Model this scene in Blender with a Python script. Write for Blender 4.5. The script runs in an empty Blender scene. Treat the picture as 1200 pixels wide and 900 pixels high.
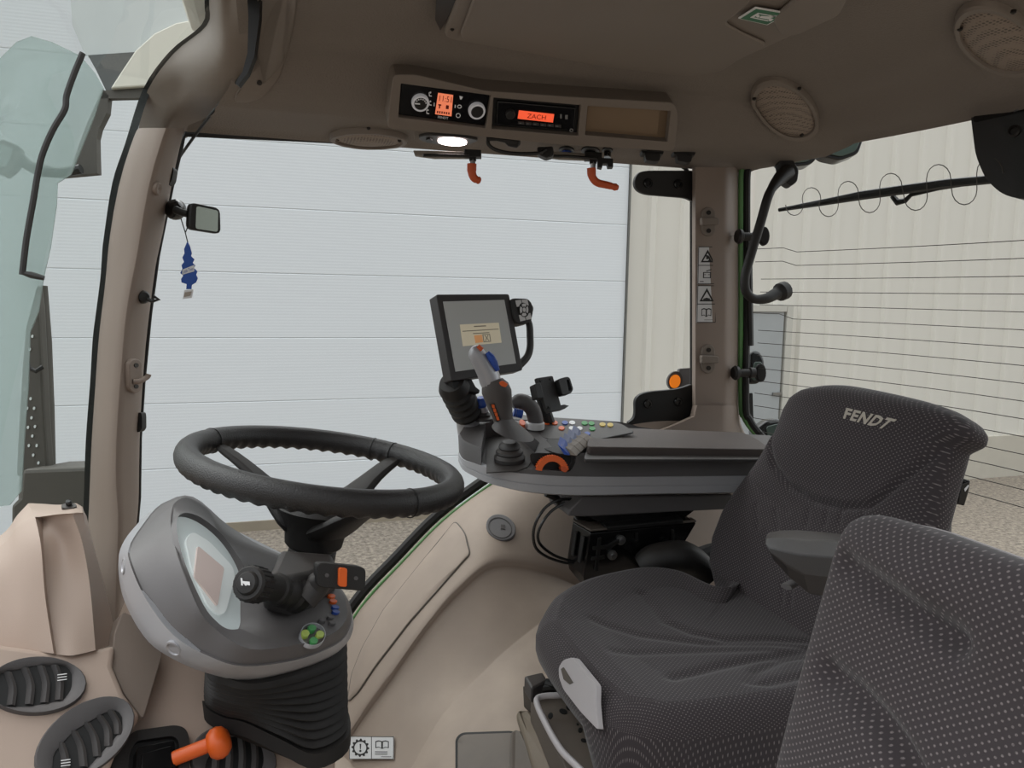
import bpy, bmesh, math, random
from mathutils import Vector, Matrix
random.seed(7)
scene = bpy.context.scene
col = scene.collection
V = Vector
# ------------------------------------------------------------------ camera model (1200 x 900 frame)
FPX = 900.0
CAM = V((0.0, 0.0, 2.0))
def _basis(yaw=17.4, pitch=6.7, roll=1.0):
    y, p, r = map(math.radians, (yaw, pitch, roll))
    f = V((math.sin(y)*math.cos(p), math.cos(y)*math.cos(p), -math.sin(p)))
    R = V((math.cos(y), -math.sin(y), 0)); U = R.cross(f)
    return math.cos(r)*R+math.sin(r)*U, -math.sin(r)*R+math.cos(r)*U, f
RV, UV_, FV = _basis()
def ray(px, py): return FV+RV*((px-600)/FPX)-UV_*((py-450)/FPX)
def D(px, py, d): return CAM+ray(px, py)*d
def PY(px, py, Y): r = ray(px, py); return CAM+r*(Y/r.y)
def PX(px, py, X): r = ray(px, py); return CAM+r*(X/r.x)
def PZ(px, py, z): r = ray(px, py); return CAM+r*(z/r.z)       # z relative to the eye
def W(x, y, z): return V((x, y, z+2.0))                          # z relative to the eye
def proj(p):
    d = p-CAM; k = d.dot(FV)
    return 600+FPX*d.dot(RV)/k, 450-FPX*d.dot(UV_)/k
cd = bpy.data.cameras.new('camera'); cam = bpy.data.objects.new('camera', cd); col.objects.link(cam)
cam.matrix_world = Matrix((( RV.x, UV_.x, -FV.x, CAM.x), (RV.y, UV_.y, -FV.y, CAM.y), (RV.z, UV_.z, -FV.z, CAM.z), (0, 0, 0, 1)))
cd.sensor_fit = 'HORIZONTAL'; cd.sensor_width = 36.0; cd.lens = 36.0*FPX/1200.0; cd.clip_start = 0.02; cd.clip_end = 200
scene.camera = cam

class Plane:
    """a real plane in the cab; at() finds where a sight line meets it"""
    def __init__(s, a, b, c):
        s.o = V(a); n = (V(b)-s.o).cross(V(c)-s.o); n.normalize()
        if n.dot(CAM-s.o) < 0: n = -n
        s.n = n
    def at(s, px, py, h=0.0):
        r = ray(px, py); t = (s.o-CAM).dot(s.n)/r.dot(s.n)
        return CAM+r*t+s.n*h
    def ex(s, px, py, h=0.0):
        r = ray(px, py); return CAM+r*((s.o+s.n*h-CAM).dot(s.n)/r.dot(s.n))
def PN(o, n): 
    o = V(o); n = V(n).normalized(); a = n.orthogonal(); return Plane(o, o+a, o+n.cross(a))

# ------------------------------------------------------------------ materials
def lin(c):
    c = c/255.0
    return c/12.92 if c <= 0.04045 else ((c+0.055)/1.055)**2.4
def rgb(r, g, b): return (lin(r), lin(g), lin(b), 1.0)
def setin(n, k, v):
    if k in n.inputs: n.inputs[k].default_value = v
def mat(name, c, rough=0.5, metal=0.0, bump=0.0, bscale=200.0, vary=0.06, vscale=6.0, dust=0.0, dustcol=(150, 130, 112), spec=0.5, emit=None, estr=0.0, coat=0.0):
    m = bpy.data.materials.new(name); m.use_nodes = True
    nt = m.node_tree; N = nt.nodes; L = nt.links; b = N['Principled BSDF']
    base = rgb(*c)
    tc = N.new('ShaderNodeTexCoord')
    nz = N.new('ShaderNodeTexNoise'); nz.inputs['Scale'].default_value = vscale; nz.inputs['Detail'].default_value = 5
    L.new(tc.outputs['Object'], nz.inputs['Vector'])
    mx = N.new('ShaderNodeMix'); mx.data_type = 'RGBA'
    mx.inputs[6].default_value = tuple(x*(1-vary) for x in base[:3])+(1,)
    mx.inputs[7].default_value = tuple(min(1, x*(1+vary)) for x in base[:3])+(1,)
    L.new(nz.outputs['Fac'], mx.inputs[0])
    out = mx.outputs[2]
    if dust > 0:
        n2 = N.new('ShaderNodeTexNoise'); n2.inputs['Scale'].default_value = vscale*2.3; n2.inputs['Detail'].default_value = 9
        L.new(tc.outputs['Object'], n2.inputs['Vector'])
        ge = N.new('ShaderNodeNewGeometry'); sp = N.new('ShaderNodeSeparateXYZ'); L.new(ge.outputs['Normal'], sp.inputs[0])
        mr = N.new('ShaderNodeMapRange'); mr.inputs[1].default_value = 0.35; mr.inputs[2].default_value = 1.0; mr.inputs[3].default_value = 0.15; mr.inputs[4].default_value = 1.0
        L.new(sp.outputs['Z'], mr.inputs[0])
        mm = N.new('ShaderNodeMath'); mm.operation = 'MULTIPLY'; L.new(mr.outputs[0], mm.inputs[0]); L.new(n2.outputs['Fac'], mm.inputs[1])
        m3 = N.new('ShaderNodeMath'); m3.operation = 'MULTIPLY'; m3.inputs[1].default_value = dust*1.6; m3.use_clamp = True; L.new(mm.outputs[0], m3.inputs[0])
        m2 = N.new('ShaderNodeMix'); m2.data_type = 'RGBA'; L.new(m3.outputs[0], m2.inputs[0]); L.new(out, m2.inputs[6]); m2.inputs[7].default_value = rgb(*dustcol)
        out = m2.outputs[2]
    L.new(out, b.inputs['Base Color'])
    b.inputs['Roughness'].default_value = rough; b.inputs['Metallic'].default_value = metal
    setin(b, 'Specular IOR Level', spec); setin(b, 'Coat Weight', coat)
    if emit: setin(b, 'Emission Color', rgb(*emit)); setin(b, 'Emission Strength', estr)
    if bump > 0:
        n3 = N.new('ShaderNodeTexNoise'); n3.inputs['Scale'].default_value = bscale; n3.inputs['Detail'].default_value = 3
        L.new(tc.outputs['Object'], n3.inputs['Vector'])
        bp = N.new('ShaderNodeBump'); bp.inputs['Strength'].default_value = bump; bp.inputs['Distance'].default_value = 0.002
        L.new(n3.outputs['Fac'], bp.inputs['Height']); L.new(bp.outputs[0], b.inputs['Normal'])
    return m
def glass(name, tint=(250, 252, 251), refl=0.05, veil=None, veilf=0.0):
    m = bpy.data.materials.new(name); m.use_nodes = True; nt = m.node_tree; N = nt.nodes; L = nt.links; N.remove(N['Principled BSDF'])
    t = N.new('ShaderNodeBsdfTransparent'); t.inputs[0].default_value = rgb(*tint)
    g = N.new('ShaderNodeBsdfGlossy'); g.inputs['Roughness'].default_value = 0.02
    fr = N.new('ShaderNodeLayerWeight'); fr.inputs[0].default_value = 0.25
    mm = N.new('ShaderNodeMath'); mm.operation = 'MULTIPLY'; mm.inputs[1].default_value = refl*4; L.new(fr.outputs['Fresnel'], mm.inputs[0])
    mx = N.new('ShaderNodeMixShader'); L.new(mm.outputs[0], mx.inputs[0]); L.new(t.outputs[0], mx.inputs[1]); L.new(g.outputs[0], mx.inputs[2])
    o = mx
    if veil:
        df = N.new('ShaderNodeBsdfDiffuse'); df.inputs[0].default_value = rgb(*veil)
        m2 = N.new('ShaderNodeMixShader'); m2.inputs[0].default_value = veilf; L.new(mx.outputs[0], m2.inputs[1]); L.new(df.outputs[0], m2.inputs[2]); o = m2
    L.new(o.outputs[0], N['Material Output'].inputs[0])
    return m
def fabric(name, base, dot, pitch=0.0042, lo=0.35, hi=0.8):
    """woven seat cloth: staggered light dots on charcoal, in the cloth's own UV (metres)"""
    m = bpy.data.materials.new(name); m.use_nodes = True; nt = m.node_tree; N = nt.nodes; L = nt.links; b = N['Principled BSDF']
    uv = N.new('ShaderNodeUVMap'); sp = N.new('ShaderNodeSeparateXYZ'); L.new(uv.outputs[0], sp.inputs[0])
    cs = []
    for k, sc in ((0, math.pi/pitch), (1, math.pi/(pitch*0.9))):
        a = N.new('ShaderNodeMath'); a.operation = 'MULTIPLY'; a.inputs[1].default_value = sc; L.new(sp.outputs[k], a.inputs[0])
        c = N.new('ShaderNodeMath'); c.operation = 'COSINE'; L.new(a.outputs[0], c.inputs[0]); cs.append(c)
    p = N.new('ShaderNodeMath'); p.operation = 'MULTIPLY'; L.new(cs[0].outputs[0], p.inputs[0]); L.new(cs[1].outputs[0], p.inputs[1])
    mr = N.new('ShaderNodeMapRange'); mr.interpolation_type = 'SMOOTHSTEP'; mr.inputs[1].default_value = lo; mr.inputs[2].default_value = hi; L.new(p.outputs[0], mr.inputs[0])
    nz = N.new('ShaderNodeTexNoise'); nz.inputs['Scale'].default_value = 900; L.new(N.new('ShaderNodeTexCoord').outputs['Object'], nz.inputs['Vector'])
    ml = N.new('ShaderNodeMath'); ml.operation = 'MULTIPLY'; L.new(mr.outputs[0], ml.inputs[0])
    m4 = N.new('ShaderNodeMapRange'); m4.inputs[1].default_value = 0.3; m4.inputs[2].default_value = 0.7; m4.inputs[3].default_value = 0.35; m4.inputs[4].default_value = 1.1; L.new(nz.outputs['Fac'], m4.inputs[0]); L.new(m4.outputs[0], ml.inputs[1])
    mx = N.new('ShaderNodeMix'); mx.data_type = 'RGBA'; L.new(ml.outputs[0], mx.inputs[0]); mx.inputs[6].default_value = rgb(*base); mx.inputs[7].default_value = rgb(*dot)
    L.new(mx.outputs[2], b.inputs['Base Color']); b.inputs['Roughness'].default_value = 0.9; setin(b, 'Specular IOR Level', 0.2)
    setin(b, 'Sheen Weight', 0.15)
    bp = N.new('ShaderNodeBump'); bp.inputs['Strength'].default_value = 0.35; bp.inputs['Distance'].default_value = 0.0008; L.new(mr.outputs[0], bp.inputs['Height']); L.new(bp.outputs[0], b.inputs['Normal'])
    return m

# ------------------------------------------------------------------ mesh builder
def catmull(pts, n=6, closed=False):
    P = [V(p) for p in pts]; out = []; k = len(P)
    if k < 3: 
        return [P[0].lerp(P[-1], i/n) for i in range(n+1)]
    segs = k if closed else k-1
    for i in range(segs):
        p0 = P[(i-1) % k] if closed or i > 0 else P[0]*2-P[1]
        p1 = P[i]; p2 = P[(i+1) % k]
        p3 = P[(i+2) % k] if closed or i+2 < k else P[-1]*2-P[-2]
        for j in range(n):
            t = j/n
            out.append(0.5*((2*p1)+(p2-p0)*t+(2*p0-5*p1+4*p2-p3)*t*t+(3*p1-p0-3*p2+p3)*t**3))
    if not closed: out.append(P[-1].copy())
    return out
class MB:
    def __init__(s): s.v = []; s.f = []; s.m = []; s.uv = None
    def add(s, vs, fs, mi=0):
        b = len(s.v); s.v += [V(x) for x in vs]; s.f += [tuple(b+i for i in f) for f in fs]; s.m += [mi]*len(fs); return s
    def box(s, c, ax, ay, az, mi=0):
        c = V(c); ax, ay, az = V(ax), V(ay), V(az)
        vs = [c+ax*i+ay*j+az*k for i in (-1, 1) for j in (-1, 1) for k in (-1, 1)]
        return s.add(vs, [(0, 1, 3, 2), (4, 6, 7, 5), (0, 4, 5, 1), (2, 3, 7, 6), (0, 2, 6, 4), (1, 5, 7, 3)], mi)
    def prism(s, a, b, mi=0):
        n = len(a); fs = [tuple(range(n))[::-1], tuple(range(n, 2*n))]
        fs += [(i, (i+1) % n, n+(i+1) % n, n+i) for i in range(n)]
        return s.add(list(a)+list(b), fs, mi)
    def poly(s, pl, pts, h0, h1, mi=0): return s.prism([pl.at(x, y, h0) for x, y in pts], [pl.at(x, y, h1) for x, y in pts], mi)
    def ring(s, pl, outer, inner, h0, h1, mi=0):
        n = len(outer); r = [[pl.at(x, y, h) for x, y in o] for o, h in ((outer, h0), (outer, h1), (inner, h1), (inner, h0))]
        vs = sum(r, []); fs = []
        for k in range(4):
            for i in range(n):
                j = (i+1) % n; fs.append((k*n+i, k*n+j, ((k+1) % 4)*n+j, ((k+1) % 4)*n+i))
        return s.add(vs, fs, mi)
    def loft(s, rings, closed=True, caps=(True, True), mi=0):
        n = len(rings[0]); vs = sum([list(r) for r in rings], []); fs = []
        for k in range(len(rings)-1):
            for i in range(n if closed else n-1):
                j = (i+1) % n; fs.append((k*n+i, k*n+j, (k+1)*n+j, (k+1)*n+i))
        if closed and caps[0]: fs.append(tuple(range(n))[::-1])
        if closed and caps[1]: fs.append(tuple(range((len(rings)-1)*n, len(rings)*n)))
        return s.add(vs, fs, mi)
    def tube(s, pts, r, n=10, closed=False, flat=None, mi=0):
        P = [V(p) for p in pts]; k = len(P); rings = []; up = None
        for i in range(k):
            a = P[(i-1) % k] if closed or i > 0 else P[i]; b = P[(i+1) % k] if closed or i < k-1 else P[i]
            t = (b-a).normalized()
            if up is None: up = t.orthogonal().normalized()
            up = (up-t*up.dot(t)); up = up.normalized() if up.length > 1e-6 else t.orthogonal().normalized()
            w = t.cross(up); rr = r[i] if isinstance(r, (list, tuple)) else r
            rings.append([P[i]+(up*math.cos(q)+w*math.sin(q)*(flat or 1))*rr for q in [2*math.pi*j/n for j in range(n)]])
        if closed: rings.append(rings[0]); return s.loft(rings, True, (False, False), mi)
        return s.loft(rings, mi=mi)
    def lathe(s, o, ax, prof, n=24, mi=0):
        o = V(o); ax = V(ax).normalized(); u = ax.orthogonal().normalized(); w = ax.cross(u)
        rings = [[o+ax*h+(u*math.cos(q)+w*math.sin(q))*max(r, 1e-5) for q in [2*math.pi*j/n for j in range(n)]] for r, h in prof]
        return s.loft(rings, mi=mi)
    def grid(s, rows, mi=0): return s.loft(rows, closed=False, mi=mi)
    def text(s, txt, fn, size=1.0, h=0.0):
        """flat lettering; fn maps the text's own x, y to a point"""
        c = bpy.data.curves.new('lettering', 'FONT'); c.body = txt; c.size = size; c.resolution_u = 3
        o = bpy.data.objects.new('lettering', c); col.objects.link(o)
        dg = bpy.context.evaluated_depsgraph_get(); dg.update()
        me = bpy.data.meshes.new_from_object(o.evaluated_get(dg))
        vs = [fn(v.co.x, v.co.y) for v in me.vertices]; fs = [tuple(p.vertices) for p in me.polygons]
        s.add(vs, fs); bpy.data.objects.remove(o); bpy.data.curves.remove(c); bpy.data.meshes.remove(me)
        return s
    def build(s, name, m, parent=None, smooth=35, bevel=0, seg=2, subd=0, weld=False, solid=0, sharp=True):
        me = bpy.data.meshes.new(name); o = bpy.data.objects.new(name, me); col.objects.link(o)
        if parent is not None:
            off = wpos(parent); o.parent = parent
        else:
            n = max(1, len(s.v)); off = V((sum(v.x for v in s.v)/n, sum(v.y for v in s.v)/n, min(v.z for v in s.v))); o.location = off
        me.from_pydata([v-off for v in s.v], [], s.f)
        ms = m if isinstance(m, (list, tuple)) else [m]
        for x in ms: me.materials.append(x)
        for p, k in zip(me.polygons, s.m): p.material_index = k
        bm = bmesh.new(); bm.from_mesh(me)
        if weld: bmesh.ops.remove_doubles(bm, verts=bm.verts, dist=1e-5)
        bmesh.ops.recalc_face_normals(bm, faces=bm.faces); bm.to_mesh(me); bm.free()
        if s.uv:
            l = me.uv_layers.new(name='UVMap')
            for lp in me.loops: l.data[lp.index].uv = s.uv[lp.vertex_index]
        if smooth:
            me.shade_smooth()
            if sharp: me.set_sharp_from_angle(angle=math.radians(smooth))
        if solid:
            md = o.modifiers.new('solid', 'SOLIDIFY'); md.thickness = solid; md.offset = 0
        if bevel:
            md = o.modifiers.new('bevel', 'BEVEL'); md.width = bevel; md.segments = seg; md.limit_method = 'ANGLE'; md.angle_limit = math.radians(32); md.harden_normals = False
        if subd:
            md = o.modifiers.new('subd', 'SUBSURF'); md.levels = subd; md.render_levels = subd
        return o
def wpos(o):
    p = V((0, 0, 0))
    while o is not None: p += o.location; o = o.parent
    return p
def tag(o, label=None, cat=None, group=None, kind=None):
    if label: o['label'] = label
    if cat: o['category'] = cat
    if group: o['group'] = group
    if kind: o['kind'] = kind
    return o
def thing(name, loc, label, cat, group=None):
    o = bpy.data.objects.new(name, None); col.objects.link(o); o.location = loc; o.empty_display_size = 0.05
    return tag(o, label, cat, group)
def struct(o, label=None, cat=None): return tag(o, label, cat, kind='structure')
def subtract(o, *cutters):
    """cut the cutters (MB) out of o and keep the result as its mesh"""
    tmp = []
    for k, c in enumerate(cutters):
        q = c.build('cutter', MATS['black'], None); tmp.append(q)
        md = o.modifiers.new('cut%d' % k, 'BOOLEAN'); md.operation = 'DIFFERENCE'; md.object = q; md.solver = 'EXACT'
    dg = bpy.context.evaluated_depsgraph_get(); dg.update()
    me = bpy.data.meshes.new_from_object(o.evaluated_get(dg)); old = o.data; o.modifiers.clear(); o.data = me; me.name = o.name
    me.shade_smooth(); me.set_sharp_from_angle(angle=math.radians(30))
    bpy.data.meshes.remove(old)
    for q in tmp: me2 = q.data; bpy.data.objects.remove(q); bpy.data.meshes.remove(me2)
def ell(cx, cy, rx, ry, ang=0, n=28):
    a = math.radians(ang); return [(cx+rx*math.cos(t)*math.cos(a)-ry*math.sin(t)*math.sin(a), cy+rx*math.cos(t)*math.sin(a)+ry*math.sin(t)*math.cos(a)) for t in [2*math.pi*i/n for i in range(n)]]
def rrect(pts, r=4, n=4):
    """round the corners of a pixel polygon"""
    out = []; k = len(pts)
    for i in range(k):
        p = V(pts[i]).to_2d(); a = V(pts[i-1]).to_2d(); b = V(pts[(i+1) % k]).to_2d()
        da = a-p; db = b-p; ra = min(r, da.length*0.48); rb = min(r, db.length*0.48)
        s = p+da.normalized()*ra; e = p+db.normalized()*rb
        for j in range(n+1):
            t = j/n; q = s*(1-t)**2+p*2*t*(1-t)+e*t*t; out.append((q.x, q.y))
    return out
def quad(a, b, c, d): return [a, b, c, d]
def bil(q, u, v):
    """pixel inside quad (tl,tr,br,bl) at u right, v down"""
    (ax, ay), (bx, by), (cx, cy), (dx, dy) = q
    tx, ty = ax+(bx-ax)*u, ay+(by-ay)*u; lx, ly = dx+(cx-dx)*u, dy+(cy-dy)*u
    return (tx+(lx-tx)*v, ty+(ly-ty)*v)
def sub(q, u0, v0, u1, v1): return [bil(q, u0, v0), bil(q, u1, v0), bil(q, u1, v1), bil(q, u0, v1)]
def textpx(mb, txt, pl, q, h, asp=None, shear=0.0):
    """fit lettering into pixel quad q on plane pl"""
    c = MB(); c.text(txt, lambda x, y: V((x, y, 0)))
    x0 = min(v.x for v in c.v); x1 = max(v.x for v in c.v); y0 = min(v.y for v in c.v); y1 = max(v.y for v in c.v)
    def f(v):
        u = (v.x-x0)/(x1-x0); w = 1-(v.y-y0)/(y1-y0); u = u+shear*(1-w)
        return pl.at(*bil(q, u, w), h)
    mb.add([f(v) for v in c.v], c.f); return mb
# ------------------------------------------------------------------ palette
MATS = {}
def MM(k, *a, **kw): MATS[k] = mat(k, *a, **kw); return MATS[k]
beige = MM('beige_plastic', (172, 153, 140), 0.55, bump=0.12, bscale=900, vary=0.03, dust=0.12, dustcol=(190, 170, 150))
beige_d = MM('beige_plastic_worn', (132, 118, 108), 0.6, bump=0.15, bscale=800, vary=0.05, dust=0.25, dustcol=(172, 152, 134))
fender_m = MM('fender_beige', (142, 128, 117), 0.6, bump=0.12, bscale=700, vary=0.07, vscale=5, dust=0.5, dustcol=(186, 168, 150))
liner = MM('headliner', (118, 109, 101), 0.85, bump=0.9, bscale=260, vary=0.05)
liner_s = MM('headliner_plastic', (118, 108, 99), 0.6, bump=0.15, bscale=600, vary=0.04)
liner_tray = MM('tray_beige', (120, 100, 78), 0.6, bump=0.1, bscale=500)
MM('black', (18, 18, 18), 0.5, vary=0.1)
MM('black_soft', (25, 24, 24), 0.55, bump=0.25, bscale=700, vary=0.08, dust=0.05)
MM('black_gloss', (12, 12, 13), 0.22, vary=0.1)
MM('rubber', (26, 25, 25), 0.7, bump=0.1, bscale=300, dust=0.1, dustcol=(90, 80, 72))
MM('leather', (29, 27, 27), 0.42, bump=0.5, bscale=520, vary=0.12)
MM('charcoal', (82, 80, 81), 0.55, bump=0.12, bscale=900, vary=0.04, dust=0.18, dustcol=(120, 108, 98))
MM('charcoal_top', (74, 70, 69), 0.55, bump=0.12, bscale=900, vary=0.05, dust=0.35, dustcol=(124, 108, 96))
MM('charcoal_dark', (52, 51, 52), 0.5, bump=0.1, bscale=700, vary=0.05, dust=0.12)
MM('silver', (166, 167, 171), 0.4, metal=0.2, vary=0.04, dust=0.06)
MM('silver_light', (168, 168, 172), 0.35, metal=0.4, vary=0.04)
MM('cluster_grey', (92, 90, 91), 0.5, bump=0.1, bscale=900, vary=0.04, dust=0.12, dustcol=(140, 128, 118))
MM('pad', (70, 62, 59), 0.6, bump=0.3, bscale=380, vary=0.1, dust=0.2, dustcol=(104, 88, 78))
MM('orange', (226, 98, 34), 0.4, vary=0.05)
MM('orange_dark', (196, 84, 40), 0.5, vary=0.08)
MM('blue', (36, 74, 160), 0.4, vary=0.1)
MM('blue_grey', (96, 106, 140), 0.45, vary=0.1)
MM('white', (226, 226, 226), 0.5, vary=0.02)
MM('label_white', (205, 205, 206), 0.45, vary=0.03)
MM('grey_light', (176, 172, 174), 0.45, vary=0.05, dust=0.1)
MM('green', (70, 150, 84), 0.5)
MM('green_l', (170, 190, 90), 0.5)
MM('yellow', (206, 180, 96), 0.5)
MM('seal_green', (92, 140, 84), 0.4, vary=0.1)
MM('steel', (150, 150, 150), 0.3, metal=0.9)
MM('screw', (40, 36, 33), 0.4, metal=0.5)
MM('base_grey', (84, 78, 72), 0.6, vary=0.2, vscale=14, dust=0.4, dustcol=(110, 96, 84))
MM('rail_grey', (128, 122, 114), 0.5, vary=0.2, vscale=30)
MM('base_tan', (112, 102, 88), 0.6, vary=0.1, dust=0.2)
MM('tray_grey', (96, 90, 84), 0.6, vary=0.08, dust=0.2)
MM('pin_black', (10, 10, 10), 0.6)
MM('lcd', (176, 178, 176), 0.25, vary=0.03, emit=(176, 178, 176), estr=0.05)
MM('lcd_box', (222, 212, 186), 0.3, emit=(222, 212, 186), estr=0.12)
MM('lcd_orange', (226, 168, 118), 0.3, emit=(230, 160, 100), estr=0.15)
MM('lcd_line', (140, 130, 112), 0.4)
MM('red_lcd', (230, 90, 60), 0.3, emit=(255, 96, 60), estr=0.55)
MM('red_lcd2', (226, 128, 96), 0.3, emit=(255, 140, 100), estr=0.45)
MM('lcd_dark', (120, 30, 18), 0.4)
MM('icon_white', (210, 210, 210), 0.5, emit=(220, 220, 220), estr=0.08)
MM('lamp_lit', (255, 240, 236), 0.3, emit=(255, 236, 230), estr=5.0)
MM('sign_green', (46, 108, 74), 0.5)
MM('cluster_lcd', (186, 195, 195), 0.2, vary=0.05, emit=(186, 195, 195), estr=0.2)
MM('cluster_lcd2', (196, 180, 174), 0.25, vary=0.05, emit=(196, 180, 174), estr=0.2)
MM('cluster_lcd3', (210, 216, 215), 0.25, vary=0.04, emit=(210, 216, 215), estr=0.22)
MM('pole_dark', (74, 70, 64), 0.6, vary=0.15)
MM('hole_white', (215, 220, 220), 0.5)
MM('cream_paint', (216, 212, 200), 0.4)
MM('amber', (255, 140, 40), 0.2, emit=(255, 130, 30), estr=0.25)
MM('mirror', (200, 205, 200), 0.04, metal=1.0)
MM('dial_silver_glow', (205, 205, 208), 0.3, emit=(205, 205, 208), estr=0.12)  # slight glow put in so the silver rings read bright
sg = MM('speaker_grille', (136, 122, 110), 0.7, vary=0.03)
nt = sg.node_tree; b = nt.nodes['Principled BSDF']; src = b.inputs['Base Color'].links[0].from_socket; tcs = nt.nodes.new('ShaderNodeTexCoord'); vor = nt.nodes.new('ShaderNodeTexVoronoi'); vor.inputs['Scale'].default_value = 150; vor.inputs['Randomness'].default_value = 0.15
nt.links.new(tcs.outputs['Object'], vor.inputs['Vector']); mr_ = nt.nodes.new('ShaderNodeMapRange'); mr_.inputs[1].default_value = 0.25; mr_.inputs[2].default_value = 0.45; mr_.inputs[3].default_value = 0.35; mr_.inputs[4].default_value = 1.0; nt.links.new(vor.outputs['Distance'], mr_.inputs[0])
mxs = nt.nodes.new('ShaderNodeMix'); mxs.data_type = 'RGBA'; mxs.blend_type = 'MULTIPLY'; mxs.inputs[0].default_value = 1.0; nt.links.new(src, mxs.inputs[6]); nt.links.new(mr_.outputs[0], mxs.inputs[7]); nt.links.new(mxs.outputs[2], b.inputs['Base Color'])
MM('lamp_glass', (60, 72, 66), 0.1, vary=0.3)
MM('freshener_blue', (28, 72, 150), 0.6, vary=0.12, vscale=40)
seat_m = fabric('seat_cloth', (57, 52, 54), (126, 118, 118), lo=0.45, hi=0.98)
MM('emblem', (176, 168, 156), 0.7, vary=0.05)
K = MATS

# ------------------------------------------------------------------ outside
YW = 6.6; GZ = -1.99
g = MB(); g.add([W(-30, -25, GZ), W(45, -25, GZ), W(45, 40, GZ), W(-30, 40, GZ)], [(0, 1, 2, 3)])
gm = mat('gravel', (132, 122, 110), 0.95, bump=0.9, bscale=60, vary=0.0)
nt = gm.node_tree; b = nt.nodes['Principled BSDF']; tc = nt.nodes.new('ShaderNodeTexCoord')
vo = nt.nodes.new('ShaderNodeTexNoise'); vo.inputs['Scale'].default_value = 26; vo.inputs['Detail'].default_value = 8; vo.inputs['Roughness'].default_value = 0.75; nt.links.new(tc.outputs['Object'], vo.inputs['Vector'])
cr = nt.nodes.new('ShaderNodeValToRGB'); cr.color_ramp.elements[0].position = 0.36; cr.color_ramp.elements[0].color = rgb(88, 80, 73); cr.color_ramp.elements[1].position = 0.68; cr.color_ramp.elements[1].color = rgb(168, 156, 141)
nt.links.new(vo.outputs['Fac'], cr.inputs[0]); nt.links.new(cr.outputs[0], b.inputs['Base Color'])
struct(g.build('ground', gm, smooth=0))
# cladding wall with pressed ribs
wm = mat('cladding', (224, 221, 213), 0.6, vary=0.03, vscale=1.2)
def clad(x0, x1, z0, z1):
    m = MB(); lo = []; hi = []; x = x0
    while x < x1:
        for dx, dy in ((0, 0), (0.20, 0), (0.225, -0.035), (0.275, -0.035), (0.30, 0)):
            lo.append(W(x+dx, YW+dy, z0)); hi.append(W(x+dx, YW+dy, z1))
        x += 0.345
    return m.grid([lo, hi])
mw = clad(3.16, 16, -1.53, 2.75); w2 = clad(-12, -5.2, -1.53, 2.75); mw.add(w2.v, w2.f)
w3 = clad(-5.2, 3.16, 2.1, 2.75); mw.add(w3.v, w3.f)
struct(mw.build('wall_back', wm, smooth=20))
pm = mat('plinth', (196, 190, 178), 0.9, bump=0.4, bscale=40, vary=0.1)
m = MB(); m.box(W(9.58, YW+0.02, -1.76), (6.42, 0, 0), (0, 0.06, 0), (0, 0, 0.25)); m.box(W(-8.6, YW+0.02, -1.76), (3.4, 0, 0), (0, 0.06, 0), (0, 0, 0.25))
struct(m.build('baseboard_back', pm, smooth=0))
m = MB(); m.box(W(-1.0, YW-0.02, -1.955), (4.16, 0, 0), (0, 0.05, 0), (0, 0, 0.045)); struct(m.build('trim_4', mat('sill', (150, 140, 124), 0.9, vary=0.15), smooth=0))
# sectional garage door
dm = mat('garage_door_white', (232, 237, 242), 0.45, vary=0.02, vscale=0.8)
nt = dm.node_tree; b = nt.nodes['Principled BSDF']; tc = nt.nodes.new('ShaderNodeTexCoord'); wv = nt.nodes.new('ShaderNodeTexWave'); wv.wave_type = 'BANDS'; wv.bands_direction = 'Z'
wv.inputs['Scale'].default_value = 13; wv.inputs['Distortion'].default_value = 0.6; wv.inputs['Detail Scale'].default_value = 3; nt.links.new(tc.outputs['Object'], wv.inputs['Vector'])
bp = nt.nodes.new('ShaderNodeBump'); bp.inputs['Strength'].default_value = 0.08; bp.inputs['Distance'].default_value = 0.004; nt.links.new(wv.outputs['Fac'], bp.inputs['Height']); nt.links.new(bp.outputs[0], b.inputs['Normal'])
gd = thing('door_1', W(-1.0, YW-0.05, -1.92), 'white sectional garage door with horizontal seams', 'garage door'); struct(gd)
zs = [-1.92, -1.437, -0.91, -0.39, 0.13, 0.647, 1.16, 1.68, 2.1]
m = MB()
for a, c in zip(zs[:-1], zs[1:]): m.box(W(-1.02, YW-0.03, (a+c)/2), (4.16, 0, 0), (0, 0.02, 0), (0, 0, (c-a)/2-0.0025))
m.build('door_panel', dm, gd, smooth=0, bevel=0.004)
m = MB(); m.box(W(-1.02, YW-0.035, 0.1), (4.16, 0, 0), (0, 0.012, 0), (0, 0, 2.0)); m.build('seam_backing', mat('seam_grey', (206, 212, 217), 0.7), gd, smooth=0)
m = MB(); m.box(W(3.15, YW-0.04, 0.1), (0.006, 0, 0), (0, 0.03, 0), (0, 0, 2.02)); m.build('edge_gap', mat('gap_grey', (112, 112, 108), 0.8), gd, smooth=0)
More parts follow.
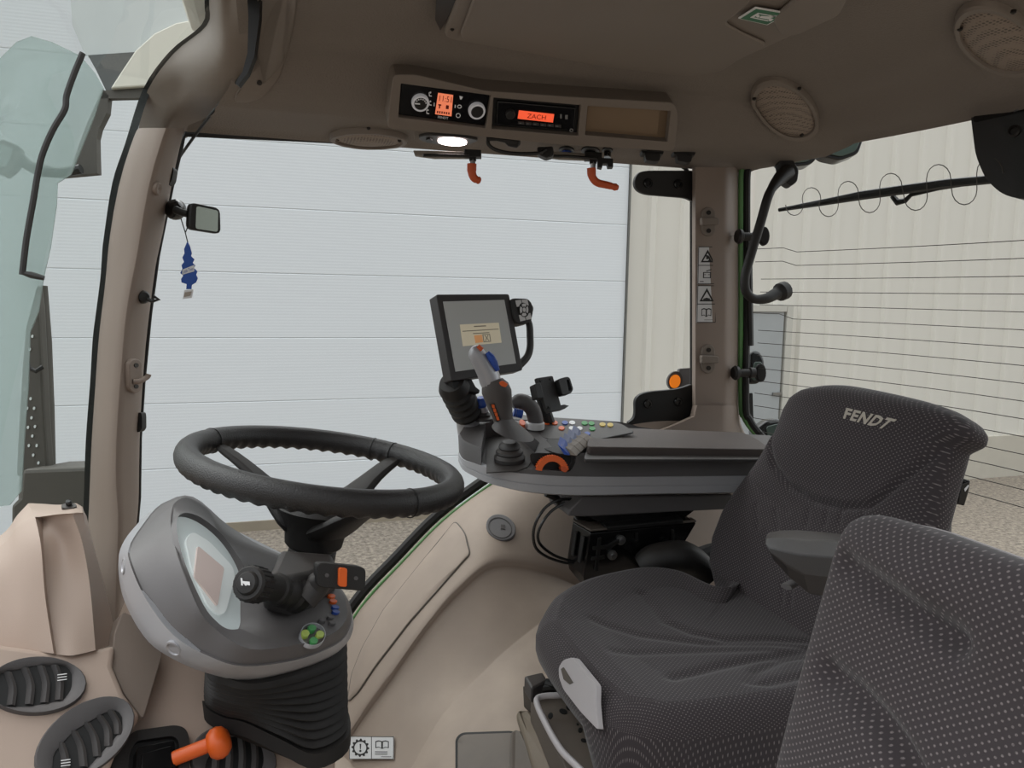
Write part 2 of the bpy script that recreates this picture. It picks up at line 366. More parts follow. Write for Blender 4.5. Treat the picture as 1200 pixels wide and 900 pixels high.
# small grey door in the cladding
g2 = thing('door_2', W(4.5, YW-0.06, -1.93), 'small pale grey door in the cladding seen through the rear window', 'door'); struct(g2)
m = MB(); m.box(W(4.45, YW-0.06, -1.02), (0.42, 0, 0), (0, 0.02, 0), (0, 0, 0.9)); m.build('door_leaf', mat('door_grey', (166, 170, 172), 0.5), g2, smooth=0)
m = MB()
m.box(W(4.93, YW-0.06, -1.0), (0.035, 0, 0), (0, 0.035, 0), (0, 0, 0.93)); m.box(W(4.43, YW-0.06, -0.1), (0.46, 0, 0), (0, 0.035, 0), (0, 0, 0.03))
m.build('door_frame', mat('door_frame_white', (196, 194, 186), 0.6), g2, smooth=0)
m = MB(); m.box(W(4.83, YW-0.09, -0.95), (0.05, 0, 0), (0, 0.01, 0), (0, 0, 0.012)); m.build('door_handle', K['steel'], g2)

# ------------------------------------------------------------------ cab shell
XL, YR = -0.14, 1.86
def XR(Y): return 1.25+0.15*(1-min(1.5, ((Y-1.05)/0.80)**2))
def lerpt(t, tab):
    if t <= tab[0][0]: return tab[0][1]
    for (a, va), (c, vc) in zip(tab, tab[1:]):
        if t <= c:
            k = (t-a)/(c-a); k = k*k*(3-2*k); return va+(vc-va)*k
    return tab[-1][1]
SIDE = [(0, 0.338), (0.03, 0.345), (0.22, 0.352), (0.26, 0.365), (0.34, 0.432), (0.5, 0.468)]
REAR = [(0, 0.372), (0.03, 0.385), (0.20, 0.43), (0.42, 0.468)]
FRONT = [(0, 0.455), (0.2, 0.468)]
def smin(a, c, k=0.03):
    h = max(0, min(1, 0.5+0.5*(c-a)/k)); return c*(1-h)+a*h-k*h*(1-h)
def ceil_z(x, y):
    return smin(smin(lerpt(YR-y, SIDE), lerpt(XR(y)-x, REAR)), lerpt(x-XL, FRONT))
def ceil_at(px, py):
    r = ray(px, py); t = 0.3
    while t < 4:
        p = r*t
        if p.z > ceil_z(p.x, p.y): break
        t += 0.002
    lo, hi = t-0.002, t
    for _ in range(14):
        t = (lo+hi)/2; p = r*t
        if p.z > ceil_z(p.x, p.y): hi = t
        else: lo = t
    p = CAM+r*t; x, y = p.x, p.y; e = 0.01
    n = V((-(ceil_z(x+e, y)-ceil_z(x-e, y))/(2*e), -(ceil_z(x, y+e)-ceil_z(x, y-e))/(2*e), 1)).normalized()
    return p, -n
rows = []
NX, NY = 90, 90
def XF(y): return lerpt(y, [(1.0, -0.045), (1.5, -0.045), (1.68, -0.10), (1.86, -0.17)])
for j in range(NY+1):
    y = 0.2+(YR-0.2)*j/NY; xr = XR(y); xl = XF(y); rows.append([W(xl+(xr-xl)*i/NX, y, ceil_z(xl+(xr-xl)*i/NX, y)) for i in range(NX+1)])
m = MB(); m.grid(rows)
# closed roof skin above so that no daylight leaks in
n0 = len(m.v); tv = [W(-0.5, 0.0, 0.62), W(1.6, 0.0, 0.62), W(1.6, 2.0, 0.62), W(-0.5, 2.0, 0.62)]
struct(m.build('ceiling', liner, smooth=60))
m = MB(); m.box(W(0.62, 1.02, 0.6), (0.78, 0, 0), (0, 0.86, 0), (0, 0, 0.06)); struct(m.build('trim_5', K['cream_paint'], smooth=0, bevel=0.03))
m = MB(); m.box(W(1.33, 1.02, -0.82), (0.03, 0, 0), (0, 0.82, 0), (0, 0, 0.19)); struct(m.build('wall_rear', beige_d, smooth=0, bevel=0.02))
# A-pillar
yv = [150, 170, 216, 280, 300, 328, 367, 400, 450, 517, 577, 600, 640, 700, 770]
Lx = [161, 153, 138, 128, 126, 124, 119, 115, 112, 107, 105, 104, 102, 100, 98]
Cx = [197, 190, 176, 166, 163, 157, 150, 147, 143, 138, 138, 142, 140, 138, 136]
Rx = [217, 211, 201, 190, 184, 180, 175, 171, 167, 163, 163, 162, 157, 152, 148]
rows = []
for y, l, c, r in zip(yv, Lx, Cx, Rx):
    P0 = PY(l, y, 1.86); P1 = PY(l+1.5, y, 1.80); PM = PY(c-10, y, 1.745); PC = PY(c-2, y, 1.738); PC2 = PY(c+3, y, 1.745); P2 = PY(r-1, y, 1.82); P3 = PY(r, y, 1.86)
    rows.append([P0, P1, PM, PC, PC2, P2, P3])
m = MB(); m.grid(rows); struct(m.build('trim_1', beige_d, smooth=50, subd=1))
# upper corner trim and header beside the roof glass
hd = [((163, 152, 1.74), (192, 151, 1.70), (200, 155, 1.74), (218, 162, 1.80)), ((174, 106, 1.66), (205, 106, 1.62), (222, 120, 1.62), (252, 140, 1.68)), ((205, 62, 1.54), (218, 82, 1.50), (240, 104, 1.49), (285, 122, 1.52)),
      ((243, 30, 1.42), (252, 56, 1.38), (266, 74, 1.38), (290, 88, 1.40)), ((246, 0, 1.34), (258, 10, 1.30), (272, 16, 1.30), (292, 20, 1.32)), ((247, -70, 1.2), (260, -70, 1.17), (276, -70, 1.17), (296, -70, 1.18))]
hr = []
for r in hd:
    q = [D(*p) for p in r]; q[0] = D(r[0][0]-1, r[0][1], r[0][2]); ce = ceil_at(r[3][0]+8, r[3][1])[0] if r[3][1] < 130 else q[3]; q[3] = ce; hr.append(catmull(q, 4))
hr = [catmull([h[i] for h in hr], 4) for i in range(len(hr[0]))]
m = MB(); m.grid(hr); struct(m.build('trim_3', liner_s, smooth=60))
# rear right pillar
m = MB(); rows = []
for y in (196, 205, 230, 300, 400, 478): rows.append([PY(811, y, 1.87), PY(811.5, y, 1.83), PY(815, y, 1.805), PY(848, y, 1.795), PY(853, y, 1.80), PY(864, y, 1.84), PY(866, y, 1.87)])
m.grid(rows); struct(m.build('trim_2', liner_s if False else beige_d, smooth=40))
m = MB(); rows = []
for y, l, r in ((475, 811, 866), (488, 808, 867), (496, 790, 868), (506, 765, 872), (520, 720, 880), (560, 700, 900), (610, 690, 915)):
    rows.append([PY(l, y, 1.87), PY(l+1, y, 1.82), PY(l+6, y, 1.79), PY(max(l+10, 846), y, 1.775), PY(max(l+14, 853), y, 1.785), PY(r-3, y, 1.83), PY(r, y, 1.87)])
m.grid(rows); struct(m.build('trim_6', beige_d, smooth=40))
# side window: pane in a black rubber seal
SW = [(217, 157), (350, 163), (480, 170), (640, 179), (735, 185), (790, 189), (803, 197), (809, 208), (811, 220), (811, 470), (806, 486), (790, 494), (755, 500), (700, 508), (640, 530), (600, 552), (576, 568), (520, 610), (471, 660), (433, 700), (405, 740), (385, 778), (150, 720), (157, 640), (162, 583), (163, 513), (167, 450), (175, 367), (184, 300), (190, 270), (201, 216), (211, 175)]
PW = Plane(W(0, 1.87, 0), W(1, 1.87, 0), W(0, 1.87, 1))
gl = glass('window_glass', (250, 252, 251), 0.03)
win = MB(); win.add([PW.at(*p) for p in SW], [tuple(range(len(SW)))]); w2o = win.build('window_2', gl, smooth=0); struct(w2o)
m = MB(); m.tube([PW.at(*p) for p in SW], 0.006, 8, closed=True); m.build('window_seal', K['rubber'], w2o)
m = MB(); m.tube(catmull([PY(x, y, 1.85) for x, y in ((690, 505), (640, 528), (600, 552), (576, 567), (520, 609), (471, 659), (433, 699), (405, 739), (385, 777))], 5), 0.0045, 8); m.build('edge_seal', K['seal_green'], w2o)
m = MB(); m.tube(catmull([PY(x-8, y-5, 1.872) for x, y in ((690, 505), (640, 528), (600, 552), (576, 567), (520, 609), (471, 659), (433, 699), (405, 739), (385, 777))], 5), 0.014, 8); m.build('frame_edge', K['rubber'], w2o)
# right hand fender and floor
c0 = [((350, 830), 1.86), ((385, 778), 1.86), ((413, 727), 1.86), ((433, 700), 1.86), ((471, 660), 1.86), ((520, 610), 1.86), ((576, 568), 1.86), ((640, 531), 1.86), ((720, 500), 1.86), ((800, 490), 1.86), ((905, 520), 1.84)]
c1 = [((350, 960), 1.60), ((385, 900), 1.60), ((430, 832), 1.60), ((455, 798), 1.60), ((500, 735), 1.61), ((540, 690), 1.62), ((580, 662), 1.63), ((640, 668), 1.64), ((700, 690), 1.66), ((790, 700), 1.68), ((905, 720), 1.70)]
c2 = [((430, 1010), 1.36), ((455, 950), 1.38), ((490, 886), 1.42), ((520, 836), 1.45), ((560, 794), 1.48), ((590, 765), 1.50), ((631, 732), 1.53), ((665, 712), 1.56), ((720, 700), 1.6), ((800, 710), 1.62), ((905, 730), 1.64)]
c3 = [((400, 1150), 1.1), ((430, 1110), 1.1), ((470, 1060), 1.1), ((520, 1010), 1.12), ((560, 985), 1.12), ((600, 955), 1.12), ((650, 900), 1.18), ((690, 860), 1.22), ((730, 820), 1.28), ((800, 790), 1.33), ((905, 780), 1.38)]
A = [[PY(p[0], p[1], y) for p, y in c] for c in (c0, c1, c2, c3)]
def blend(a, c, k, lift): return [p.lerp(q, k)+V((0, -lift*0.4, lift)) for p, q in zip(a, c)]
rows = [catmull(r, 5) for r in (A[0], blend(A[0], A[1], 0.08, 0.012), blend(A[0], A[1], 0.5, 0.022), blend(A[0], A[1], 0.93, 0.012), A[1], blend(A[1], A[2], 0.07, -0.010), blend(A[1], A[2], 0.55, -0.012), blend(A[1], A[2], 0.97, -0.003), A[2])]
rr = [catmull([r[i] for r in rows], 4) for i in range(len(rows[0]))]
m = MB(); m.grid(rr); struct(m.build('wall_right', fender_m, smooth=55))
m = MB(); m.grid([catmull(A[2], 4), catmull(A[3], 4)])
m.box(W(0.55, 1.0, -1.02), (0.9, 0, 0), (0, 0.85, 0), (0, 0, 0.02)); struct(m.build('floor', fender_m, smooth=40))
# ------------------------------------------------------------------ windscreen, its modelled reflections and what stands outside it
E = [D(*q) for q in ((247, -70, 1.2), (246, 0, 1.34), (243, 30, 1.42), (205, 62, 1.54), (174, 106, 1.66))]+[PY(l, y, 1.86) for y, l in list(zip(yv, Lx))[1:]]
E = catmull(E, 4)
def offs(k): 
    out = []
    for i, p in enumerate(E):
        s = min(1, max(0, (i-8)/14.0)); out.append(p+V((-0.24, 0.02, 0.03)).lerp(V((-0.22, -0.12, 0)), s)*k)
    return out
E1 = offs(0.35); E1 = [p+V((-0.02, 0.02, 0)) for p in E1]; E2 = offs(1.0); E3 = [p+V((-0.08, -0.45, 0)) for p in E2]
m = MB(); m.grid([catmull([a, b_, c, d], 5) for a, b_, c, d in zip(E, E1, E2, E3)])
ws = m.build('window_1', glass('windscreen_glass', (246, 250, 248), 0.03), smooth=80); struct(ws)
m = MB(); rib = []
for p in E:
    x, y = proj(p); d = (p-CAM).dot(FV); q = D(x-6.5, y-1.5, d+0.004); rib.append((D(x+3, y, d+0.004), q, q+V((0, 0.01, 0))))
m.grid(rib); m.build('black_edge', K['pin_black'], ws)
teal = glass('reflection_veil', (240, 246, 245), 0.02, (186, 200, 198), 0.40)  # teal tint and veil paint in the reflection on the windscreen
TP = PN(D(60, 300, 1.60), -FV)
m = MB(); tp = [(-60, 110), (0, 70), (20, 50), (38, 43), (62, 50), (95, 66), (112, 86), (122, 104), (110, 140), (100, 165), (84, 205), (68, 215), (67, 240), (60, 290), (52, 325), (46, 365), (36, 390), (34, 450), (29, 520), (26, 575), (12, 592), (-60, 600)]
m.poly(TP, tp, 0, 0.003); m.build('painted_reflection', teal, ws, smooth=0)
R0 = PN(D(150, 60, 1.95), -FV)
ro = thing('roof_overhang', D(170, 60, 1.95), 'pale underside and cream curved rim of the cab roof outside the windscreen corner', 'roof overhang')
m = MB(); m.poly(R0, [(78, -60), (250, -60), (250, 30), (200, 45), (163, 68), (103, 67), (97, 58), (85, 30)], -0.02, 0); m.build('underside', mat('underside_grey', (200, 205, 205), 0.6), ro, smooth=0)
m = MB(); m.poly(R0, [(250, 26), (212, 33), (187, 45), (165, 65), (149, 89), (136, 109), (180, 106), (215, 70), (250, 40)], 0.002, 0.03); m.build('rim', K['cream_paint'], ro, smooth=0, bevel=0.004)
m = MB(); m.poly(R0, [(106, 67), (166, 63), (152, 84), (139, 108), (127, 108), (116, 85)], 0.001, 0.012); m.build('lamp_shroud', mat('shroud_grey', (84, 86, 86), 0.6), ro, smooth=0)
m = MB(); m.poly(R0, [(124, 110), (176, 105), (170, 118), (122, 119)], 0.004, 0.02); m.build('lower_lip', K['pole_dark'], ro, smooth=0)
em = thing('mirror_reflection', D(20, 190, 1.9), 'dark modelled reflection of the small mirror and its arm in the windscreen', 'mirror')  # solid pieces put in for the small mirror's reflection on the glass
R1 = PN(D(40, 190, 1.9), -FV+V((0.2, 0, 0)))
m = MB(); m.poly(R1, rrect([(4, 164), (24, 172), (28, 186), (18, 200), (8, 208), (-8, 200), (-6, 172)], 3), -0.02, 0.01); m.build('reflected_housing', K['pole_dark'], em, bevel=0.003)
m = MB(); m.poly(R1, rrect([(3, 170), (18, 177), (10, 198), (-4, 194), (-4, 176)], 3), 0.011, 0.013); m.build('mirror_glass', mat('reflected_mirror', (140, 148, 146), 0.2), em, smooth=0)  # face of the reflected mirror, part of the same modelled reflection
m = MB(); m.tube([D(22, 185, 1.9), D(34, 194, 1.9), D(48, 200, 1.9), D(70, 203, 1.9), D(95, 198, 1.9)], [0.016, 0.013, 0.016, 0.012, 0.012], 10); m.build('reflected_arm', K['black'], em)
m = MB(); m.poly(PN(D(100, 170, 1.93), -FV), [(120, 104), (127, 112), (125, 132), (116, 150), (113, 162), (114, 203), (70, 207), (84, 196), (92, 172), (102, 145)], -0.02, 0.0); m.build('bracket', K['pole_dark'], em, smooth=0)  # belongs to the same reflection, built as a flat dark plate
m = MB(); m.tube(catmull([D(x, y, 1.565) for x, y in ((97, 62), (87, 86), (78, 112), (76, 128), (62, 152), (50, 180), (44, 205), (39, 235), (31, 280), (26, 322))], 5), 0.0062, 8); 
m.tube([D(27, 320, 1.565), D(36, 322, 1.57), D(52, 326, 1.58)], [0.004, 0.007, 0.005], 8)
tag(m.build('windscreen_wiper', K['charcoal_dark']), 'long dark wiper curving down the outside of the windscreen', 'wiper')
ex = thing('exhaust_stack', D(45, 590, 2.05), 'dark exhaust stack in a perforated heat shield outside the windscreen', 'exhaust')
R2 = PN(D(45, 450, 2.0), -FV)
m = MB(); m.tube([D(52, 335, 2.05), D(50, 400, 2.05), D(46, 480, 2.05), D(44, 600, 2.05)], [0.008, 0.022, 0.036, 0.045], 16); m.build('pipe', K['pole_dark'], ex)
m = MB(); m.poly(R2, [(51, 335), (54, 360), (57, 420), (61, 500), (65, 556), (27, 556), (30, 500), (34, 430), (38, 385)], 0.0, 0.03); sh = m.build('heat_shield', K['pole_dark'], ex, smooth=0, bevel=0.006)
m = MB()
for x, y in ((36, 362), (41, 342), (34, 341), (47, 395), (44, 410), (38, 456), (45, 467), (41, 478), (49, 478), (46, 489), (42, 500), (50, 499), (47, 510), (43, 521), (52, 521), (48, 532), (54, 541), (30, 385), (39, 371)):
    m = MB(); m.poly(R2, ell(x, y, 1.3, 1.9, 10, 10), 0.0315, 0.033); m.build('shield_hole', K['hole_white'], sh, smooth=0)
m = MB(); m.tube([D(31, 423, 1.94), D(34, 431, 1.94), D(42, 435, 1.94), D(50, 430, 1.95)], 0.006, 8); m.build('shield_clip', K['black_soft'], ex)
m = MB(); m.poly(PN(D(60, 580, 1.9), -FV), [(25, 550), (106, 547), (106, 1280), (8, 1280), (12, 592), (22, 583)], -0.2, 0.0); m.build('base_cover', K['pole_dark'], ex, smooth=0, bevel=0.01)

# ------------------------------------------------------------------ headliner fittings
def drape(m, pts, h0, h1, f):
    R_ = [f(x, y) for x, y in pts]; cx = sum(p[0] for p in pts)/len(pts); cy = sum(p[1] for p in pts)/len(pts)
    a = [p+n*h0 for p, n in R_]; rings = [a]
    for k in (1.0, 0.97, 0.8, 0.6, 0.4, 0.2, 0.02):
        r = []
        for x, y in pts:
            p, n = f(cx+(x-cx)*k, cy+(y-cy)*k); r.append(p+n*(h1 if k < 1 else h1*0.6))
        rings.append(r)
    m.loft(rings); return m
def pceil(px, py): p, n = ceil_at(px, py); return PN(p, n)
def screw_on(pl, px, py, r, name='screw', parent=None, m_='screw'):
    m = MB(); o = pl.at(px, py); m.lathe(o, pl.n, [(0, -0.002), (r, -0.002), (r, 0.0015), (r*0.55, 0.003), (0, 0.002)], 14); return m.build(name, K[m_], parent)
HP = pceil(310, 60)
ph = thing('header_plate', HP.at(310, 60), 'beige header plate with three dark screws beside the blind channel', 'trim plate')
m = MB(); drape(m, rrect([(303, -30), (350, -30), (346, 15), (338, 55), (328, 90), (312, 110), (294, 119), (272, 119), (280, 104), (292, 88), (299, 66)], 10), -0.01, 0.004, ceil_at); m.build('plate', liner_s, ph, smooth=50)
for x, y in ((329, 7), (318, 63), (304, 97)):
    p_, n_ = ceil_at(x, y); screw_on(PN(p_+n_*0.005, n_), x, y, 0.0048, 'screw', ph)
rbd = thing('roller_blind', D(290, 60, 1.36), 'black roller blind channel on the header with its slanting black cord', 'roller blind')
m = MB(); BPn = PN(D(295, 50, 1.20), -FV)
m.poly(BPn, [(287, -50), (306, -50), (304, 20), (298, 66), (290, 86), (279, 100), (276, 98), (284, 84), (290, 62), (291, 20)], -0.012, 0.0); m.build('channel', K['black'], rbd, smooth=0)
m = MB(); m.tube(catmull([D(287, 84, 1.39), D(262, 116, 1.5), D(235, 150, 1.62), D(208, 188, 1.735), D(203, 202, 1.75)], 5), 0.0032, 8); m.build('cord', K['black'], rbd)

RP = Plane(PY(462, 83, 1.50), PY(790, 120, 1.50), PY(455, 148, 1.575))
rc = thing('roof_console', RP.at(620, 125), 'beige console frame below the headliner holding climate panel, radio and tray', 'roof console')
fo = rrect([(460, 84), (486, 84), (567, 103), (680, 111), (788, 117), (793, 130), (788, 174), (720, 170), (640, 165), (560, 156), (453, 147), (456, 115)], 6, 3)
qc = [(469, 94.5), (574, 108.5), (568, 147), (466, 134)]; qr = [(577, 111), (679, 120), (676, 156), (575, 147.5)]; qt = [(687, 121), (784, 127), (780, 163), (684, 155)]
m = MB(); m.poly(RP, fo, -0.06, 0.012); fr = m.build('frame', liner_s, rc, bevel=0)
subtract(fr, *[MB().poly(RP, q, -0.02, 0.05) for q in (qc, qr, qt)])
md = fr.modifiers.new('bevel', 'BEVEL'); md.width = 0.003; md.segments = 2; md.limit_method = 'ANGLE'; md.angle_limit = 0.6
m = MB(); m.poly(RP, sub(qt, 0.0, 0.0, 1, 1), -0.022, -0.006); tr = m.build('tray', liner_tray, rc, smooth=0)
m = MB(); m.poly(RP, sub(qt, 0.02, 0.04, 0.9, 0.9), -0.004, -0.001); m.build('tray_lid', liner_tray, rc, smooth=0, bevel=0.002)
cl = thing('climate_panel', RP.at(520, 120), 'black climate panel with two ringed dials and a small red display', 'climate control')
m = MB(); m.poly(RP, sub(qc, 0.006, 0.02, 0.994, 0.98), -0.022, 0.004); m.build('face', K['black_gloss'], cl, bevel=0.002)
for x, y, r in ((492, 118, 10.3), (558, 127.5, 9.8)):
    m = MB(); o = RP.at(x, y, 0.004); s = (RP.at(x+r, y)-RP.at(x, y)).length
    m.lathe(o, RP.n, [(s, -0.002), (s, 0.006), (s*0.93, 0.009), (s*0.74, 0.009), (s*0.72, 0.006)], 32); dl = m.build('dial_ring', K['dial_silver_glow'], cl)
    m = MB(); m.lathe(o, RP.n, [(s*0.73, 0), (s*0.73, 0.0085), (s*0.66, 0.0105), (0.0, 0.0105)], 32); m.build('dial', K['black_soft'], dl)
    if x < 500:
        m = MB(); m.poly(RP, [(485, 116), (491, 116.6), (491, 118), (485, 117.4)], 0.0148, 0.0155)
        for t in range(6): a = -2.4+0.42*t; m.poly(RP, ell(x+6.3*math.cos(a), y+6.3*math.sin(a), 0.8, 0.8, 0, 6), 0.0148, 0.0155)
        m.build('mark', K['icon_white'], dl, smooth=0)
ql = [(513, 107.5), (530.5, 110), (528.5, 134.5), (509.5, 132)]
m = MB(); m.poly(RP, ql, 0.004, 0.006); lc = m.build('display', K['red_lcd2'], cl, smooth=0)
m = MB(); textpx(m, '11:51', RP, sub(ql, 0.12, 0.08, 0.92, 0.36), 0.0065); m.poly(RP, sub(ql, 0.1, 0.5, 0.3, 0.56), 0.0062, 0.0067); m.poly(RP, sub(ql, 0.16, 0.55, 0.24, 0.7), 0.0062, 0.0067); m.poly(RP, sub(ql, 0.6, 0.5, 0.78, 0.68), 0.0062, 0.0067)
for k in range(6): m.poly(RP, sub(ql, 0.08+0.14*k, 0.82, 0.16+0.14*k, 0.93), 0.0062, 0.0067)
m.build('digits', K['lcd_dark'], lc, smooth=0)
m = MB()
for x, y in ((504, 109), (504, 119.5), (501, 129.5)):
    m.poly(RP, ell(x, y-2, 1, 1, 0, 8), 0.0042, 0.005); m.poly(RP, [(x-2, y-2), (x-1.2, y-2), (x-0.8, y+1.5), (x+1.5, y+1.8), (x+1.5, y+2.8), (x-1.6, y+2.3)], 0.0042, 0.005)
m.poly(RP, [(538, 111), (542, 112), (540.5, 115), (538.6, 115)], 0.0042, 0.005); m.ring(RP, ell(538, 123.5, 2.6, 2.2, 0, 12), ell(538, 123.5, 1.8, 1.4, 0, 12), 0.0042, 0.005)
m.ring(RP, ell(536.5, 134, 2.8, 2.8, 0, 12), ell(536.5, 134, 2.1, 2.1, 0, 12), 0.0042, 0.005); m.poly(RP, [(532.5, 121.5), (533.6, 121.6), (533.4, 125), (532.3, 125)], 0.0042, 0.005); m.poly(RP, [(508, 119), (509, 119.2), (508.8, 123), (507.8, 123)], 0.0042, 0.005)
textpx(m, 'FENDT', RP, [(513, 134.5), (525, 136), (524.8, 138.6), (512.8, 137.1)], 0.0045); m.build('icon', K['icon_white'], cl, smooth=0)
rd = thing('car_radio', RP.at(627, 135), 'black car radio with a glowing orange-red display', 'radio')
m = MB(); m.poly(RP, sub(qr, 0.005, 0.02, 0.995, 0.98), -0.022, 0.002); m.build('surround', K['black'], rd, bevel=0.002)
m = MB(); m.poly(RP, sub(qr, 0.05, 0.12, 0.95, 0.88), 0.002, 0.009); m.build('face', K['black_gloss'], rd, bevel=0.002)
q2 = [(607, 126.5), (648, 131), (646.5, 140.5), (605.5, 136)]
m = MB(); m.poly(RP, q2, 0.009, 0.0105); lc = m.build('display', K['red_lcd'], rd, smooth=0)
m = MB(); textpx(m, 'ZACH', RP, sub(q2, 0.25, 0.22, 0.78, 0.78), 0.011); m.build('digits', K['lcd_dark'], lc, smooth=0)
m = MB(); o = RP.at(596.5, 130, 0.009); m.lathe(o, RP.n, [(0.0098, 0), (0.0098, 0.007), (0.008, 0.009), (0, 0.009)], 24); m.build('volume_knob', K['black_soft'], rd)
for k in range(6):
    m = MB(); q = sub(qr, 0.30+0.085*k, 0.70, 0.37+0.085*k, 0.78); m.poly(RP, q, 0.009, 0.0115); m.build('button', K['charcoal_dark'], rd, smooth=0)
m = MB()
for k in range(6): m.poly(RP, sub(qr, 0.31+0.085*k, 0.725, 0.335+0.085*k, 0.75), 0.0118, 0.0122)
m.ring(RP, ell(668, 149.5, 2.2, 2.2, 0, 14), ell(668, 149.5, 1.2, 1.2, 0, 14), 0.0105, 0.0115); m.poly(RP, [(655, 131), (657, 131), (657, 136), (655, 136)], 0.0092, 0.0098); m.poly(RP, [(661, 132), (664, 132), (664, 137), (661, 137)], 0.0092, 0.0098)
m.build('marking', mat('icon_dim', (120, 120, 120), 0.5), rd, smooth=0)
# reading lamp
LP = pceil(525, 161)
la = thing('reading_lamp', LP.at(525, 161), 'lit oval reading lamp under the climate panel', 'lamp')
m = MB(); m.poly(LP, rrect([(489, 158), (500, 155), (545, 158), (562, 161.5), (550, 166.5), (515, 167), (495, 163)], 5), -0.008, 0.006); m.build('housing', K['charcoal_dark'], la, bevel=0.002)
m = MB(); m.poly(LP, ell(530, 161.8, 17, 4.2, 4), 0.006, 0.010); m.build('lens', K['lamp_lit'], la)
m = MB(); m.poly(LP, ell(503, 160, 4, 2.2, 4, 14), 0.006, 0.010); m.build('switch', K['black'], la)
# loudspeakers
def speaker(px, py, rx, ry, ang, label, nholes, pl=None, dots=True):
    pl = pl or pceil(px, py); t = thing('loudspeaker', pl.at(px, py), label, 'loudspeaker', 'loudspeakers in the headliner')
    m = MB(); o = ell(px, py, rx, ry, ang, 40); inn = ell(px, py, rx*0.85, ry*0.85, ang, 40); dd = lambda L_, h: [q[0]+q[1]*h for q in (ceil_at(x, y) for x, y in L_)]
    m.loft([dd(o, -0.006), dd(o, 0.009), dd([(px+(x-px)*0.97, py+(y-py)*0.97) for x, y in o], 0.013), dd([(px+(x-px)*1.02, py+(y-py)*1.02) for x, y in inn], 0.013), dd(inn, 0.008)], caps=(False, False)); m.build('bezel', liner_s, t, smooth=40)
    m = MB(); P = dd(inn, 0.008); c = sum(P, V((0, 0, 0)))/len(P)
    rings = [[c.lerp(p, k)+pl.n*(0.008*(1-k*k)+0.0) for p in P] for i, k in enumerate([j/22 for j in range(1, 23)])]
    m.loft(rings, caps=(True, False)); m.build('grille', K['speaker_grille'], t, smooth=60)
    for a in (0.5, 2.6, 4.7):
        x = px+rx*0.9*math.cos(a)*math.cos(math.radians(ang))-ry*0.9*math.sin(a)*math.sin(math.radians(ang)); y = py+rx*0.9*math.cos(a)*math.sin(math.radians(ang))+ry*0.9*math.sin(a)*math.cos(math.radians(ang))
        p_, n_ = ceil_at(x, y); screw_on(PN(p_+n_*0.0125, n_), x, y, 0.0042, 'screw', t)
speaker(432, 159.5, 46, 10, 2, 'flat oval loudspeaker at the front edge of the headliner above the garage door view', 0)
speaker(920, 126, 45, 31, 38, 'round loudspeaker in the headliner above the rear right pillar', 0)
speaker(1172, 42, 58, 36, 30, 'large round loudspeaker cut by the right edge above the rear window', 0)
# headset microphone and clamps under the console
mi = thing('microphone', PY(640, 180, 1.78), 'small black microphone on a bent stalk under the radio', 'microphone')
m = MB(); m.tube(catmull([PY(x, y, 1.64) for x, y in ((572, 161), (573, 170), (585, 177), (605, 180), (630, 179.5), (640, 175))], 5), 0.0042, 8); m.build('stalk', K['black'], mi)
m = MB(); m.tube([PY(580, 163, 1.63), PY(592, 164, 1.63), PY(597, 165, 1.63), PY(606, 167, 1.63), PY(609, 167, 1.63)], [0.003, 0.006, 0.012, 0.012, 0.006], 12); m.build('capsule', K['black_soft'], mi)
m = MB(); m.tube([PY(572, 163, 1.635), PY(582, 163, 1.63)], 0.004, 8); m.build('link', K['black'], mi)
m = MB(); m.poly(PN(PY(640, 178, 1.65), -FV), rrect([(629, 173), (648, 172), (649, 183), (640, 186), (630, 181)], 3), -0.02, 0.006); m.build('base', K['black_soft'], mi, bevel=0.002)
CY = 1.71
def clamp(x0, y0, x1, y1, sx, sy, hpts, label):
    t = thing('rail_clamp', PY(sx, sy, CY), label, 'clamp', 'clamps with orange levers on the window header'); pl = PN(PY(sx, sy, CY), -FV)
    m = MB(); m.poly(pl, [(x0, y0), (x0+30, y0+0.5), (x1, y1-5), (x1, y1+2), (x0+25, y0+9), (x0+2, y0+6)], -0.012, 0.0); m.build('rail', K['rail_grey'], t, bevel=0.002)
    m = MB(); m.tube([PY(x0+12, y0+6, CY-0.015), PY(x0+35, y0+6, CY-0.015), PY(x1-6, y1, CY-0.015)], 0.0035, 8); m.build('rod', K['black'], t)
    m = MB(); m.poly(pl, [(sx-9, sy-15), (sx+11, sy-14), (sx+11, sy-6), (sx-9, sy-6)], -0.012, 0.01); m.poly(pl, [(sx-3, sy-8), (sx+5, sy-8), (sx+5, sy-2), (sx-3, sy-2)], -0.005, 0.006); m.build('block', K['black'], t, bevel=0.0015)
    m = MB(); m.tube([PY(sx+1, sy-4, CY), PY(sx+1, sy+6, CY)], 0.006, 10); m.build('stem', K['steel'], t)
    m = MB(); hp_ = catmull([PY(x, y, CY) for x, y in hpts], 4); m.tube(hp_, [0.0105]*4+[0.0095-0.002*i/len(hp_) for i in range(len(hp_)-7)]+[0.0075, 0.0088, 0.006], 12); m.build('lever', K['orange_dark'], t)
clamp(484, 176, 556, 183, 553, 191, [(553, 192), (553, 202), (556, 209), (563, 212)], 'rail clamp with short orange lever pointing down under the climate panel')
clamp(630, 177, 705, 186, 694, 194, [(693, 197), (694, 207), (700, 214), (712, 217), (724, 220)], 'rail clamp with longer orange lever pointing right under the tray')
m = MB(); m.poly(PN(PY(710, 190, 1.70), -FV), [(700, 186), (718, 187), (718, 197), (712, 197), (711, 193), (706, 193), (705, 198), (700, 197)], -0.01, 0.01); tag(m.build('clamp_bracket', K['black'], smooth=0, bevel=0.001), 'small black notched bracket beside the longer orange clamp lever', 'bracket')
